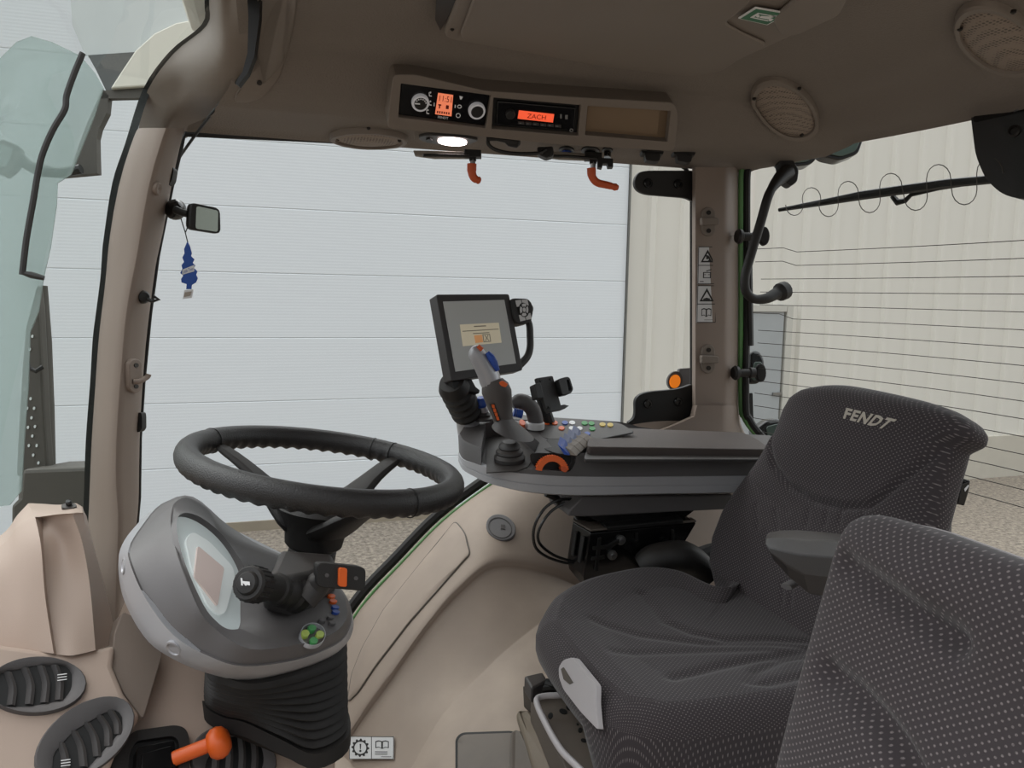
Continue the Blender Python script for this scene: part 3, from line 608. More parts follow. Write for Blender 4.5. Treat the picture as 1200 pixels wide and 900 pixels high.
for nm, x, y, rx, ry, c_, lab, cat in (('rotary_switch', 664, 177, 9, 4, 'blue', 'dark blue rotary switch under the radio', 'switch'), ('socket', 692, 178, 11, 5, 'black', 'black power socket beside the blue switch under the tray', 'socket'),
                                  ('socket', 712, 177, 6, 3, 'black', 'smallest black socket, right of the two beside the blue switch', 'socket')):
    pl = pceil(x, y-3); t = thing(nm, pl.at(x, y), lab, cat)
    m = MB(); m.poly(pl, ell(x, y-2, rx, ry, 4, 18), -0.004, 0.004); m.build('flange', K['black'], t, bevel=0.001)
    m = MB(); m.poly(pl, ell(x, y, rx*0.7, ry*0.8, 4, 18), 0.0, 0.016); m.build('knob', K[c_ if c_ != 'black' else 'black_gloss'], t, bevel=0.002)
for x, y, lab in ((764, 182, 'square black socket with flap hanging under the tray end, nearer the radio'), (801, 183, 'square black socket with flap hanging nearest the rear pillar')):
    pl = PN(PY(x, y, 1.72), -FV); t = thing('power_socket', PY(x, y, 1.72), lab, 'socket', None)
    m = MB(); m.poly(pl, [(x-13, y-4), (x+13, y-3), (x+12, y), (x-12, y-1)], -0.02, 0.01); m.build('flange', K['black'], t, smooth=0)
    m = MB(); m.poly(pl, rrect([(x-9, y-1), (x+9, y), (x+8, y+8), (x+3, y+9), (x-8, y+7)], 2), -0.015, 0.012); m.build('flap', K['black_soft'], t, bevel=0.002)
# roof hatch with exit sign
HT = PN(W(0.9, 1.2, 0.446), (0, 0, -1))
ho = [(536, -8), (523, 24), (520, 33), (526, 38), (700, 70), (790, 82), (820, 82), (846, 77), (868, 62), (920, 38), (990, 2), (1000, -120), (560, -120)]
ht = thing('roof_hatch', HT.at(740, 20), 'large beige roof hatch panel set in the headliner', 'roof hatch')
m = MB(); m.poly(HT, rrect(ho, 8), -0.02, 0.012); m.build('hatch_frame', liner_s, ht, bevel=0.005)
m = MB(); m.poly(HT, rrect([(556, -20), (539, 28), (543, 35), (800, 75), (826, 73), (848, 66), (900, 40), (868, 25), (850, 14), (880, -12), (900, -110), (570, -110)], 6), 0.012, 0.018); m.build('hatch_panel', liner_s, ht, bevel=0.003)
m = MB(); m.poly(HT, rrect([(915, 26), (935, 27), (985, 2), (1000, -30), (945, -28), (905, 8)], 6), 0.012, 0.020); m.build('handle_recess', liner_s, ht, bevel=0.004)
for x, y in ((530, 34), (813, 79)): screw_on(PN(HT.at(x, y, 0.012), HT.n), x, y, 0.0035, 'screw', ht)
m = MB(); m.poly(HT, [(512, -20), (542, -20), (524, 20), (516, 33), (510, 20)], 0.0, 0.004); tag(m.build('hatch_gap', K['black'], smooth=0), 'black gap at the front corner of the roof hatch', 'gap')
xs = thing('exit_sign', HT.at(895, 5, 0.026), 'green emergency exit sign on the roof hatch', 'sign')
qx = [(872, -4), (926, -12), (926, 1), (898, 15)]; qx = [(866, 7), (886, -6), (925, 1), (900, 15)]
m = MB(); m.poly(HT, qx, 0.0165, 0.0185); m.build('sign_plate', K['white'], xs, smooth=0)
m = MB(); m.poly(HT, sub(qx, 0.05, 0.05, 0.95, 0.95), 0.0188, 0.0192); m.build('sign_field', K['sign_green'], xs, smooth=0)
m = MB(); 
m.poly(HT, sub(qx, 0.30, 0.28, 0.36, 0.80), 0.0194, 0.0198); m.poly(HT, sub(qx, 0.30, 0.22, 0.74, 0.30), 0.0194, 0.0198); m.poly(HT, sub(qx, 0.68, 0.28, 0.74, 0.80), 0.0194, 0.0198)
m.poly(HT, [bil(qx, *p) for p in ((0.42, 0.46), (0.56, 0.42), (0.62, 0.62), (0.78, 0.72), (0.76, 0.80), (0.55, 0.72), (0.50, 0.86), (0.34, 0.88), (0.34, 0.80), (0.44, 0.76))], 0.0194, 0.0198); m.poly(HT, ell(*bil(qx, 0.5, 0.36), 2.2, 1.6, 0, 10), 0.0194, 0.0198)
m.build('pictogram', K['white'], xs, smooth=0)

# ------------------------------------------------------------------ rear window
def RG(px, py, off=0.0):
    r = ray(px, py); lo, hi = 0.5, 4.0
    for _ in range(40):
        t = (lo+hi)/2; p = r*t
        if p.x > XR(p.y)-off: hi = t
        else: lo = t
    return CAM+r*lo
m = MB(); rows = []
for j in range(25):
    y = 0.1+(1.835-0.1)*j/24; rows.append([W(XR(y)+0.0, y, z) for z in (-0.62, -0.3, 0.0, 0.2, 0.37)])
m.grid(rows); w3 = m.build('window_3', gl, smooth=80); struct(w3)
m = MB(); m.tube(catmull([RG(x, y, 0.0) for x, y in ((1230, 112), (1120, 136), (1000, 160), (900, 181), (884, 187), (877, 197), (875, 215), (875, 330), (874, 470), (879, 492), (892, 510), (925, 545), (960, 580))], 5), 0.009, 8); m.build('window_seal', K['rubber'], w3)
m = MB(); m.tube(catmull([PY(x, y, 1.845) for x, y in ((874, 188), (869, 200), (868, 230), (868, 350), (868, 470), (872, 490), (884, 507), (905, 527))], 5), 0.007, 8); m.build('edge_seal', K['seal_green'], w3)
m = MB(); m.tube(catmull([PY(x, y, 1.842) for x, y in ((880, 187), (876, 200), (875, 230), (875, 350), (874, 470), (878, 490), (890, 508), (912, 530))], 5), 0.010, 8); m.build('inner_frame', K['rubber'], w3)
wire = mat('heating_wire', (70, 66, 60), 0.5)
m = MB()
def RS(y, z): return W(XR(y)-0.004, y, z)
for k in range(16):
    z = 0.12-0.0345*k; pts = [RS(1.80-0.07*i, z) for i in range(24)]
    if k in (0, 1, 5): pts = [RS(1.82, z+0.012), RS(1.74, z+0.012), RS(1.70, z)]+[RS(1.66-0.07*i, z) for i in range(22)]
    m.tube(pts, 0.0011, 4)
m.build('heating_wire', wire, w3)
m = MB(); pts = []
cx0 = [(931, 240, -1), (951, 233, 1), (971, 240, -1), (994, 227, 1), (1019, 234, -1), (1044, 219, 1), (1073, 230, -1), (1100, 210, 1), (1130, 222, -1), (1160, 203, 1)]
for i, (x, y, s) in enumerate(cx0):
    r = 10+i*0.55
    for j in range(9):
        a = math.pi*(1-j/8); pts.append(RG(x+r*1.03*math.cos(a), y-s*(r*1.25)*math.sin(a), 0.004))
m.tube(pts, 0.0011, 4); m.build('aerial_wire', wire, w3)
rw = thing('rear_wiper', RG(1050, 228, -0.02), 'black wiper lying across the upper rear window', 'wiper')
m = MB(); pts = [RG(x, y, -0.015) for x, y in ((913, 246), (960, 238), (1010, 229), (1060, 222), (1110, 215), (1165, 210))]; m.tube(pts, [0.005, 0.008, 0.011, 0.011, 0.010, 0.009], 8); m.build('blade', K['black'], rw)
m = MB(); m.tube([RG(x, y, -0.015) for x, y in ((915, 246), (980, 236), (1040, 227), (1100, 219))], 0.004, 6); m.build('rubber', K['rubber'], rw)
m = MB(); m.tube([RG(x, y, -0.03) for x, y in ((1046, 230), (1052, 237), (1061, 235), (1068, 228), (1100, 220), (1165, 208))], [0.006, 0.008, 0.006, 0.005, 0.006, 0.008], 8); m.build('arm', K['black'], rw)
wc = thing('wiper_motor_cover', D(1210, 180, 1.45), 'black rounded wiper motor cover hanging at the top of the rear window', 'wiper motor cover')
WP = PN(D(1200, 180, 1.52), V((-1, -0.25, 0.05)))
m = MB(); m.poly(WP, rrect([(1146, 137), (1152, 133), (1200, 122), (1280, 105), (1290, 225), (1205, 236), (1183, 230), (1164, 213), (1152, 185)], 10), -0.03, 0.03); m.build('cover', K['black_soft'], wc, bevel=0.01, seg=3)
m = MB(); m.poly(WP, rrect([(1150, 140), (1200, 127), (1278, 110), (1280, 120), (1200, 136), (1151, 147)], 3), 0.031, 0.033); m.build('top_band', K['black_gloss'], wc)
m = MB(); o = WP.at(1198, 157, 0.03); m.lathe(o, WP.n, [(0.012, 0), (0.012, 0.004), (0.008, 0.006), (0.007, 0.002), (0, 0.002)], 18); m.build('screw', K['screw'], wc)
m = MB(); m.tube([D(1196, 100, 1.5), D(1196, 130, 1.5)], 0.012, 10); m.build('stem', K['charcoal'], wc)
gh = thing('grab_handle', PY(885, 300, 1.68), 'black bent grab handle beside the rear window', 'grab handle')
m = MB(); pts = catmull([PY(x, y, Y) for x, y, Y in ((922, 202, 1.72), (912, 211, 1.70), (901, 228, 1.68), (891, 262, 1.68), (878, 305, 1.68), (873, 325, 1.68), (874, 341, 1.68), (883, 350, 1.68), (897, 350, 1.68), (908, 345, 1.69), (920, 340, 1.70))], 4)
n = len(pts); m.tube(pts, [0.022-(0.011)*min(1, i/7) if i < 8 else 0.0115+(0.012 if i > n-4 else 0.004*max(0, (i-n+12))/8 if i > n-12 else 0) for i in range(n)], 14); m.build('bar', K['black_soft'], gh)
m = MB(); m.poly(PN(PY(925, 200, 1.72), -FV), rrect([(912, 188), (928, 188), (935, 200), (933, 214), (926, 219), (916, 212)], 4), -0.03, 0.01); m.build('mounting_foot', K['black_soft'], gh, bevel=0.006)
for x, y, lab in ((873, 277, 'black latch knob on the rear window frame behind the grab handle'), (869, 437, 'black latch knob on the rear window frame below the hook')):
    t = thing('latch_knob', PY(x, y, 1.80), lab, 'knob'); ax = V((1, -0.15, 0))
    m = MB(); m.lathe(PY(x-10, y, 1.795), ax, [(0, 0), (0.016, 0), (0.020, 0.006), (0.018, 0.014), (0.011, 0.018), (0.011, 0.045), (0.015, 0.048), (0.014, 0.062), (0, 0.065)], 18); m.build('knob', K['black_soft'], t)
    m = MB(); m.poly(PN(PY(x+20, y, 1.80), -FV), ell(x+22, y, 6, 11, 0, 16), -0.01, 0.01); m.build('rose', K['rubber'], t, bevel=0.003)
m = MB(); m.tube([PY(877, 290, 1.835), PY(878, 345, 1.835), PY(879, 405, 1.835)], 0.010, 8); tag(m.build('gas_strut', K['black']), 'black gas strut along the rear window frame', 'strut')
LG = K['lamp_glass']
def worklamp(pts, inner, d, label, grp=None):
    pl = PN(D(pts[0][0], pts[0][1], d), -FV); t = thing('work_spotlight', D(pts[0][0], pts[0][1], d), label, 'lamp', grp)
    m = MB(); m.poly(pl, rrect(pts, 5), -0.06, 0.0); m.build('housing', K['black_gloss'], t, bevel=0.01)
    m = MB(); m.poly(pl, rrect(inner, 4), 0.001, 0.006); m.build('lens', LG, t, bevel=0.002)
worklamp([(903, 180), (950, 172), (958, 185), (950, 193), (920, 196)], [(908, 182), (946, 176), (952, 185), (946, 190), (922, 192)], 2.55, 'glassy work lamp under the roof edge above the grab handle')
worklamp([(955, 172), (1000, 158), (1013, 160), (1006, 180), (985, 188), (966, 184)], [(962, 174), (1000, 162), (1008, 164), (1002, 178), (985, 184), (970, 181)], 2.6, 'second work lamp under the roof edge, right of the glassy one')
worklamp([(878, 412), (890, 410), (897, 422), (895, 440), (890, 450), (876, 450)], [(883, 424), (893, 424), (892, 438), (888, 446), (880, 446)], 2.3, 'small dark lamp outside the rear window at latch height')
worklamp([(882, 505), (900, 492), (916, 491), (927, 505), (915, 524), (890, 530)], [(897, 500), (912, 496), (922, 505), (914, 516), (900, 516)], 2.4, 'round lamp outside the rear window beside the seat headrest')
m = MB(); m.poly(PN(D(885, 480, 2.25), -FV), rrect([(876, 462), (882, 460), (883, 492), (876, 494)], 2), -0.03, 0); tag(m.build('mounting_bracket', K['black']), 'small black bracket outside the rear window below the lamp', 'bracket')

# ------------------------------------------------------------------ fittings on the right side window and pillars
def hinge(pts, bolts, label):
    t = thing('hinge_plate', PW.at(pts[0][0], pts[0][1]), label, 'hinge')
    m = MB(); m.poly(PW, rrect(pts, 7), 0.006, 0.02); m.build('plate', K['black_soft'] if 'upper' in label else K['black'], t, bevel=0.003)
    for x, y in bolts:
        m = MB(); m.lathe(PW.at(x, y, 0.02), PW.n, [(0.0125, 0), (0.0125, 0.004), (0.010, 0.007), (0.006, 0.007), (0.005, 0.004), (0, 0.004)], 18); m.build('bolt', K['black_gloss'], t)
hinge([(739, 214), (744, 203), (755, 201), (800, 201), (811, 201), (811, 239), (801, 233), (752, 229), (742, 224)], ((755, 216), (790, 217)), 'upper black hinge plate with two bolts on the side window')
hinge([(741, 482), (740, 468), (746, 461), (757, 458), (791, 455), (810, 448), (810, 478), (801, 493), (776, 498), (747, 501), (730, 495), (739, 490)], ((755, 472), (790, 469.5)), 'lower black hinge plate with two bolts on the side window')
il = thing('indicator_lamp', D(795, 445, 2.25), 'amber indicator lamp seen through the side window above the lower hinge plate', 'lamp'); pl = PN(D(795, 445, 2.3), -FV)
m = MB(); m.poly(pl, rrect([(796, 432), (812, 431), (812, 458), (796, 456)], 2), -0.03, 0); m.build('housing', K['charcoal'], il, smooth=0)
m = MB(); m.poly(pl, ell(791, 446, 8.5, 11, 15), -0.02, 0.002); m.build('rim', K['charcoal_dark'], il)
m = MB(); m.poly(pl, ell(790.5, 447, 6.2, 8, 15), 0.003, 0.008); m.build('lens', K['amber'], il)
PP = PN(PY(829, 350, 1.802), (-0.06, -1, 0))
def hook(pl, cx, cy, w, h, label, kind):
    t = thing('coat_hook', pl.at(cx, cy), label, 'hook', None)
    st = ell(cx, cy-h+w, w, w, 0, 20)[10:]+ell(cx, cy+h-w, w, w, 0, 20)[:11]
    m = MB(); m.poly(pl, st, -0.004, 0.006); m.build('plate', liner_s if kind else beige_d, t, bevel=0.002)
    for s in (-1, 1): 
        m = MB(); m.poly(pl, ell(cx, cy+s*h*0.62, w*0.34, w*0.34, 0, 12), 0.006, 0.0075); m.build('screw', K['screw'], t)
    m = MB()
    if kind: m.poly(pl, rrect([(cx-w*1.35, cy-w*0.55), (cx+w*0.5, cy-w*0.55), (cx+w*1.1, cy-w*0.4), (cx+w*1.1, cy+w*0.5), (cx-w*1.35, cy+w*0.6)], 1.5), 0.005, 0.022)
    else: m.tube(catmull([pl.at(cx-w*0.5, cy+w*0.9, 0.006), pl.at(cx-w*0.2, cy+w*0.8, 0.016), pl.at(cx+w*0.2, cy+w*0.4, 0.020), pl.at(cx+w*0.5, cy+w*0.0, 0.024), pl.at(cx+w*0.6, cy-w*0.4, 0.025)], 4), 0.0055, 10)
    m.build('clip' if kind else 'hook_arm', liner_s if kind else beige_d, t, bevel=0.002 if kind else 0)
hook(PP, 829, 260, 8, 17, 'upper beige hook plate with two screws on the rear right pillar', 1)
hook(PP, 829, 420.5, 8, 17, 'lower beige hook plate with two screws on the rear right pillar', 1)
bpy.context.view_layer.update()
def on_obj(o):
    dg = bpy.context.evaluated_depsgraph_get(); dg.update(); e = o.evaluated_get(dg); off = wpos(o)
    def f(x, y):
        ok, loc, n, *_ = e.ray_cast(CAM-off, ray(x, y).normalized())
        if not ok: loc = ray(x, y)+CAM-off; n = -FV
        n = n if n.dot(CAM-off-loc) > 0 else -n
        return loc+off, n
    return f
fp_ = on_obj(bpy.data.objects['trim_1']); p_, n_ = fp_(156, 440); PL = PN(p_+n_*0.002, n_); p_, n_ = fp_(184, 221); PL2 = PN(p_+n_*0.002, n_)
hook(PL, 156, 440, 7.5, 20, 'beige coat hook low on the front pillar', 0)
m = MB(); m.lathe(PL2.at(184, 221), PL2.n, [(0.014, -0.01), (0.014, 0.003), (0.011, 0.005), (0.004, 0.004), (0, 0.002)], 22); tag(m.build('trim_button', beige_d), 'round beige trim button high on the front pillar', 'button')
bk = thing('peg', PY(168, 349, 1.76), 'short black peg with a hook end on the front pillar', 'peg')
m = MB(); m.lathe(PY(166, 348, 1.80), V((0.3, -1, 0)), [(0, 0), (0.012, 0), (0.014, 0.02), (0.010, 0.034), (0, 0.036)], 16); m.build('cap', K['black'], bk)
m = MB(); m.tube([PY(172, 350, 1.77), PY(178, 353, 1.77), PY(186, 351, 1.77), PY(179, 347, 1.77)], 0.0042, 8); m.build('loop', K['black'], bk)
m = MB(); m.poly(PN(PY(166, 494, 1.83), -FV), rrect([(162, 484), (168, 483), (169, 488), (169, 502), (166, 506), (162, 506)], 2), -0.01, 0.01); tag(m.build('window_buffer', K['black']), 'small black rubber buffer on the front pillar edge above the wheel', 'buffer')
m = MB(); m.poly(PN(PY(202, 208, 1.83), -FV), rrect([(200, 200), (204, 196), (206, 200), (204, 212), (200, 219)], 2), -0.01, 0.01); tag(m.build('cord_guide', K['black']), 'black cord guide at the top of the front pillar', 'guide')
# safety stickers on the rear pillar
def sticker(pl, q, label, draw, h=0.0):
    t = thing('safety_sticker', pl.at(*q[0]), label, 'sticker')
    m = MB(); m.poly(pl, q, h, h+0.0015); m.build('backing', K['label_white'], t, smooth=0)
    m = MB(); draw(m, q, h+0.0017, h+0.0021); m.build('pictogram', K['black'], t, smooth=0); return t
def frame_lines(m, pl, q, a, b_, halves=True):
    w = 0.03
    for r in ((0, 0, 1, w*0.6), (0, 1-w*0.6, 1, 1), (0, 0, w, 1), (1-w, 0, 1, 1)): m.poly(pl, sub(q, *r), a, b_)
    if halves: m.poly(pl, sub(q, 0, 0.49, 1, 0.51), a, b_)
def tri(m, pl, q, u0, v0, u1, v1, a, b_):
    o = [bil(q, (u0+u1)/2, v0), bil(q, u1, v1), bil(q, u0, v1)]; i = [bil(q, (u0+u1)/2, v0+(v1-v0)*0.26), bil(q, u1-(u1-u0)*0.17, v1-(v1-v0)*0.12), bil(q, u0+(u1-u0)*0.17, v1-(v1-v0)*0.12)]
    m.ring(pl, o, i, a, b_)
def dr1(m, q, a, b_):
    frame_lines(m, PP, q, a, b_); tri(m, PP, q, 0.14, 0.08, 0.86, 0.42, a, b_)
    m.poly(PP, [bil(q, *p) for p in ((0.40, 0.22), (0.56, 0.24), (0.66, 0.34), (0.72, 0.385), (0.52, 0.385), (0.58, 0.34), (0.42, 0.28))], a, b_); m.poly(PP, ell(*bil(q, 0.48, 0.31), 1.3, 1.3, 0, 8), a, b_)
    m.ring(PP, [bil(q, *p) for p in ((0.28, 0.68), (0.70, 0.68), (0.70, 0.84), (0.28, 0.84))], [bil(q, *p) for p in ((0.33, 0.70), (0.65, 0.70), (0.65, 0.82), (0.33, 0.82))], a, b_)
    m.poly(PP, sub(q, 0.34, 0.74, 0.44, 0.755), a, b_); m.poly(PP, sub(q, 0.54, 0.74, 0.64, 0.755), a, b_); m.poly(PP, [bil(q, *p) for p in ((0.44, 0.64), (0.72, 0.60), (0.72, 0.62), (0.46, 0.665))], a, b_); m.poly(PP, sub(q, 0.12, 0.92, 0.32, 0.94), a, b_)
def book(m, pl, q, cu, cv, w, h, a, b_):
    for s in (-1, 1):
        o = [(cu, cv-h*0.8), (cu+s*w*0.5, cv-h), (cu+s*w, cv-h*0.8), (cu+s*w, cv+h*0.8), (cu+s*w*0.5, cv+h*0.6), (cu, cv+h)]; c = (cu+s*w*0.5, cv)
        i = [(c[0]+(x-c[0])*0.76, c[1]+(y-c[1])*0.76) for x, y in o]; m.ring(pl, [bil(q, *p) for p in o], [bil(q, *p) for p in i], a, b_)
def dr2(m, q, a, b_):
    frame_lines(m, PP, q, a, b_); tri(m, PP, q, 0.12, 0.07, 0.88, 0.43, a, b_)
    m.poly(PP, [bil(q, *p) for p in ((0.30, 0.36), (0.50, 0.33), (0.70, 0.36), (0.66, 0.385), (0.34, 0.385))], a, b_); book(m, PP, q, 0.5, 0.73, 0.26, 0.12, a, b_); m.poly(PP, sub(q, 0.4, 0.92, 0.85, 0.93), a, b_)
sticker(PP, [(818, 289), (840, 289), (839, 333), (817, 333)], 'upper white pictogram sticker on the rear pillar with battery symbol', dr1, 0.0005)
sticker(PP, [(817, 334.5), (839, 334.5), (838, 378), (816, 378)], 'lower white pictogram sticker on the rear pillar with open book symbol', dr2, 0.0005)
# suction cup mirror with air freshener
mm_ = thing('suction_mirror', PY(205, 246, 1.84), 'small black mirror on a suction cup at the front pillar', 'mirror')
m = MB(); m.lathe(PY(205, 246, 1.84), V((0.25, -1, 0.02)), [(0, 0), (0.022, 0), (0.021, 0.018), (0.012, 0.032), (0.008, 0.036), (0, 0.037)], 22); m.build('suction_cup', K['black_gloss'], mm_)
m = MB(); m.tube([PY(206, 246, 1.80), PY(213, 249, 1.79), PY(221, 251, 1.78)], [0.009, 0.0075, 0.008], 12); m.build('arm', K['black'], mm_)
MP = Plane(PY(220, 238, 1.77), PY(258, 245, 1.80), PY(220, 270, 1.77))
mo = rrect([(222, 237), (257.5, 244), (258.5, 274.5), (220, 268.5)], 7, 5)
m = MB(); m.poly(MP, mo, -0.016, 0.004); m.build('housing', K['black'], mm_, bevel=0.004, seg=3)
m = MB(); m.poly(MP, rrect([(229, 241.5), (254.5, 247), (254, 272), (228, 268)], 3), 0.0042, 0.0056); m.build('mirror_glass', mat('mirror_tint', (176, 182, 170), 0.08, metal=0.9), mm_, smooth=0)
af = thing('air_freshener', PY(222, 315, 1.79), 'blue tree shaped air freshener hanging from the small mirror', 'air freshener')
FP = PN(PY(222, 315, 1.79), (-0.1, -1, 0))
tree = [(220, 283), (223, 289), (225, 297), (224, 300), (228, 304), (226, 308), (229, 311), (227.5, 314), (231.5, 318), (230, 322), (232, 326), (230, 331), (225, 334), (224.5, 339), (218.5, 339), (219, 333), (213, 331), (212.5, 327), (215, 323), (211.5, 320), (214, 315), (213, 311), (216, 307), (214, 302), (216.5, 297), (216, 292), (218.5, 286)]
m = MB(); m.poly(FP, tree, 0, 0.003); m.build('card', K['freshener_blue'], af, smooth=0)
m = MB(); qf = [(214, 316), (228, 310.5), (228, 318), (214, 322)]; m.poly(FP, qf, 0.003, 0.0036); lb = m.build('paper_label', K['label_white'], af, smooth=0)
m = MB(); m.poly(FP, [(216.5, 340), (227, 339), (225, 349), (214.5, 350.5)], 0.0, 0.0034); lb2 = m.build('paper_tag', K['label_white'], af, smooth=0)
m = MB(); textpx(m, 'Little Trees', FP, sub(qf, 0.08, 0.2, 0.92, 0.8), 0.0039); m.build('lettering', K['freshener_blue'], lb, smooth=0)
m = MB(); m.poly(FP, [(217, 342.5), (225, 341.5), (223.5, 346.5), (216, 348)], 0.0036, 0.0042); m.build('small_print', mat('print_grey', (150, 140, 130), 0.7), lb2, smooth=0)
m = MB(); m.tube([PY(212, 256, 1.785), PY(217, 272, 1.788), PY(220, 284, 1.79)], 0.0012, 6); m.tube([PY(220, 266, 1.78), PY(217.5, 272, 1.786)], 0.0012, 6); m.build('string', K['black'], af)
# ------------------------------------------------------------------ armrest console
nx = [905, 860, 800, 740, 690, 650, 610, 575, 555, 542, 537]
nY = [1.43, 1.44, 1.455, 1.468, 1.475, 1.483, 1.497, 1.525, 1.56, 1.60, 1.65]
nb = [577, 577, 578, 579, 580, 579, 575, 567, 558, 550, 540]
ns = [558, 558, 558.5, 559, 559, 558, 555, 549, 543, 538, 530]
ntp = [531, 531, 531, 531, 531, 533, 536.5, 529, 522, 516, 508]
fx = [543, 556, 575, 600, 640, 725, 770, 905]; fY = [1.69, 1.72, 1.735, 1.74, 1.73, 1.70, 1.69, 1.66]; ft = [499, 492, 487, 485, 489, 494, 503, 510]
Bn = [PY(x, y, Y) for x, y, Y in zip(nx, nb, nY)]; Sn = [PY(x, y, Y) for x, y, Y in zip(nx, ns, nY)]; Tn = [PY(x, y, Y+0.006) for x, y, Y in zip(nx, ntp, nY)]
Tf = [PY(x, y, Y) for x, y, Y in zip(fx, ft, fY)]
def dropz(pts, z0, z1): return [V((p.x, p.y, z0+(z1-z0)*i/(len(pts)-1))) for i, p in enumerate(pts)]
Bf = dropz(Tf, Bn[-1].z, Bn[0].z); Sf = dropz(Tf, Sn[-1].z, Sn[0].z)
def cc(a, b_): return catmull(a, 3)+catmull(b_, 3)
ringB, ringS, ringT = cc(Bn, Bf), cc(Sn, Sf), cc(Tn, Tf)
ctr = sum(ringB, V((0, 0, 0)))/len(ringB)
def inset(r, k, dz): 
    c = sum(r, V((0, 0, 0)))/len(r); return [V((p.x+(c.x-p.x)*k, p.y+(c.y-p.y)*k*1.4, p.z+dz)) for p in r]
con = thing('armrest_console', ctr, 'grey armrest console with controls beside the driver seat', 'armrest console')
m = MB(); mid = [a.lerp(b_, 0.42) for a, b_ in zip(ringB, ringS)]; mid2 = [a.lerp(b_, 0.46) for a, b_ in zip(ringB, ringS)]
m.loft([inset(ringB, 0.05, -0.004), ringB, mid, inset(mid2, 0.008, 0), [a.lerp(b_, 0.5) for a, b_ in zip(ringB, ringS)], ringS, inset(ringS, 0.02, 0.002)])
m.build('silver_band', K['silver'], con, smooth=30)
CT = Plane(PY(690, 532, 1.48), PY(612, 536, 1.503), PY(640, 489, 1.73))
m = MB(); s1 = inset(ringS, 0.006, 0.0); m.loft([s1, inset(ringT, 0.0, -0.006), inset(ringT, 0.012, 0.0)]); bd = m.build('body', K['charcoal'], con, smooth=30)
NP = Plane(PY(690, 545, 1.477), PY(610, 545, 1.499), PY(690, 530, 1.481))
subtract(bd, MB().poly(CT, [(569, 503), (588, 497), (606, 500), (632, 522), (622, 541), (606, 548), (566, 552), (563, 538)], -0.024, 0.05),
         MB().poly(NP, rrect([(623, 531), (673, 532), (676, 540), (668, 553), (632, 550), (624, 545)], 4), -0.03, 0.05))
m = MB(); m.poly(CT, [(570, 505), (588, 499), (606, 502), (628, 522), (618, 536), (606, 540), (570, 542)], -0.0245, -0.022); m.build('gate_floor', K['charcoal_dark'], con, smooth=0)
m = MB(); m.poly(NP, rrect([(624, 532), (672, 533), (674, 540), (667, 552), (633, 549), (625, 544)], 4), -0.031, -0.028); m.build('wheel_recess', K['black'], con, smooth=0)
PADP = Plane(PY(690, 524.5, 1.472), PY(885, 526, 1.437), PY(720, 504, 1.655))
m = MB(); m.poly(PADP, rrect([(687, 525), (690, 512), (696, 504), (704, 502), (870, 508), (884, 514), (905, 528)], 5), -0.016, 0.003); m.build('armrest_pad', K['pad'], con, bevel=0.006, seg=3)
m = MB(); m.poly(PADP, rrect([(684, 531), (690, 514), (698, 505), (875, 508), (900, 531)], 4), -0.020, -0.013); m.build('pad_tray', K['charcoal_dark'], con, bevel=0.002)
m = MB(); m.poly(CT, rrect([(592, 489), (640, 491), (726, 497), (745, 508), (700, 517), (640, 516), (606, 503)], 6), 0.0, 0.004); kp = m.build('button_panel', K['charcoal_dark'], con, bevel=0.0015)
for x, y, c in ((641, 497.6, 'orange'), (650, 498, 'orange'), (662, 498, 'blue'), (670.5, 498, 'white'), (670, 504.5, 'white'), (679, 504.8, 'white'), (685, 498.5, 'green'), (693, 498.8, 'green'), (694, 505, 'green'), (706, 500, 'yellow'), (715, 500.5, 'yellow'), (681, 511, 'blue'), (688, 511, 'blue'), (658, 504.3, 'orange'), (673, 511.5, 'orange'), (634, 497, 'orange')):
    m = MB(); m.poly(CT, ell(x, y, 3.6, 2.2, 5, 12), 0.004, 0.0065); m.build('button', K[c], kp, smooth=0)
m = MB(); m.poly(CT, rrect([(636, 527), (640, 517), (652, 511), (672, 511), (686, 520), (678, 535), (652, 533)], 4), 0.0005, 0.0035); m.build('lever_recess', K['black_soft'], con, smooth=0)
for k in range(4):
    t = thing('control_paddle', CT.at(664+5*k, 532-4.5*k), ['nearest', 'second nearest', 'third nearest', 'farthest'][k]+' of four blue topped paddles on the armrest console', 'control lever', 'blue paddles on the armrest console')
    ox, oy = 5.2*k, -4.6*k
    m = MB(); a = [CT.at(x+ox, y+oy, h) for x, y, h in ((661, 534, 0.003), (676, 536, 0.003), (681, 530, 0.003), (667, 529, 0.003))]; b_ = [CT.at(x+ox, y+oy, h) for x, y, h in ((657, 532, 0.020), (668, 534, 0.013), (673, 529, 0.013), (661, 528, 0.022))]
    m.prism(a, b_); m.build('grip', mat('paddle_grey', (128, 118, 108), 0.5) if k == 0 else bpy.data.materials['paddle_grey'], t, smooth=0, bevel=0.001)
    m = MB(); a = [CT.at(x+ox, y+oy, h) for x, y, h in ((661, 535, 0.004), (668, 536, 0.004), (668, 530, 0.010), (661, 529, 0.010))]; b_ = [CT.at(x+ox, y+oy, h) for x, y, h in ((653, 531, 0.020), (660, 535, 0.016), (663, 528, 0.024), (656, 525, 0.028))]
    m.prism(a, b_); m.build('blue_cap', K['blue'] if k == 0 else K['blue_grey'], t, smooth=0, bevel=0.001)
tw = thing('thumb_wheel', NP.at(648, 550, -0.01), 'orange ribbed thumbwheel in the near side of the console', 'thumbwheel')
m = MB(); o = NP.at(646.5, 553, -0.002); ex_ = (NP.at(666, 553, -0.002)-o); r_ = ex_.length; ex_.normalize(); ey_ = NP.n.cross(ex_); ey_ = ey_ if ey_.z > 0 else -ey_
rings = []
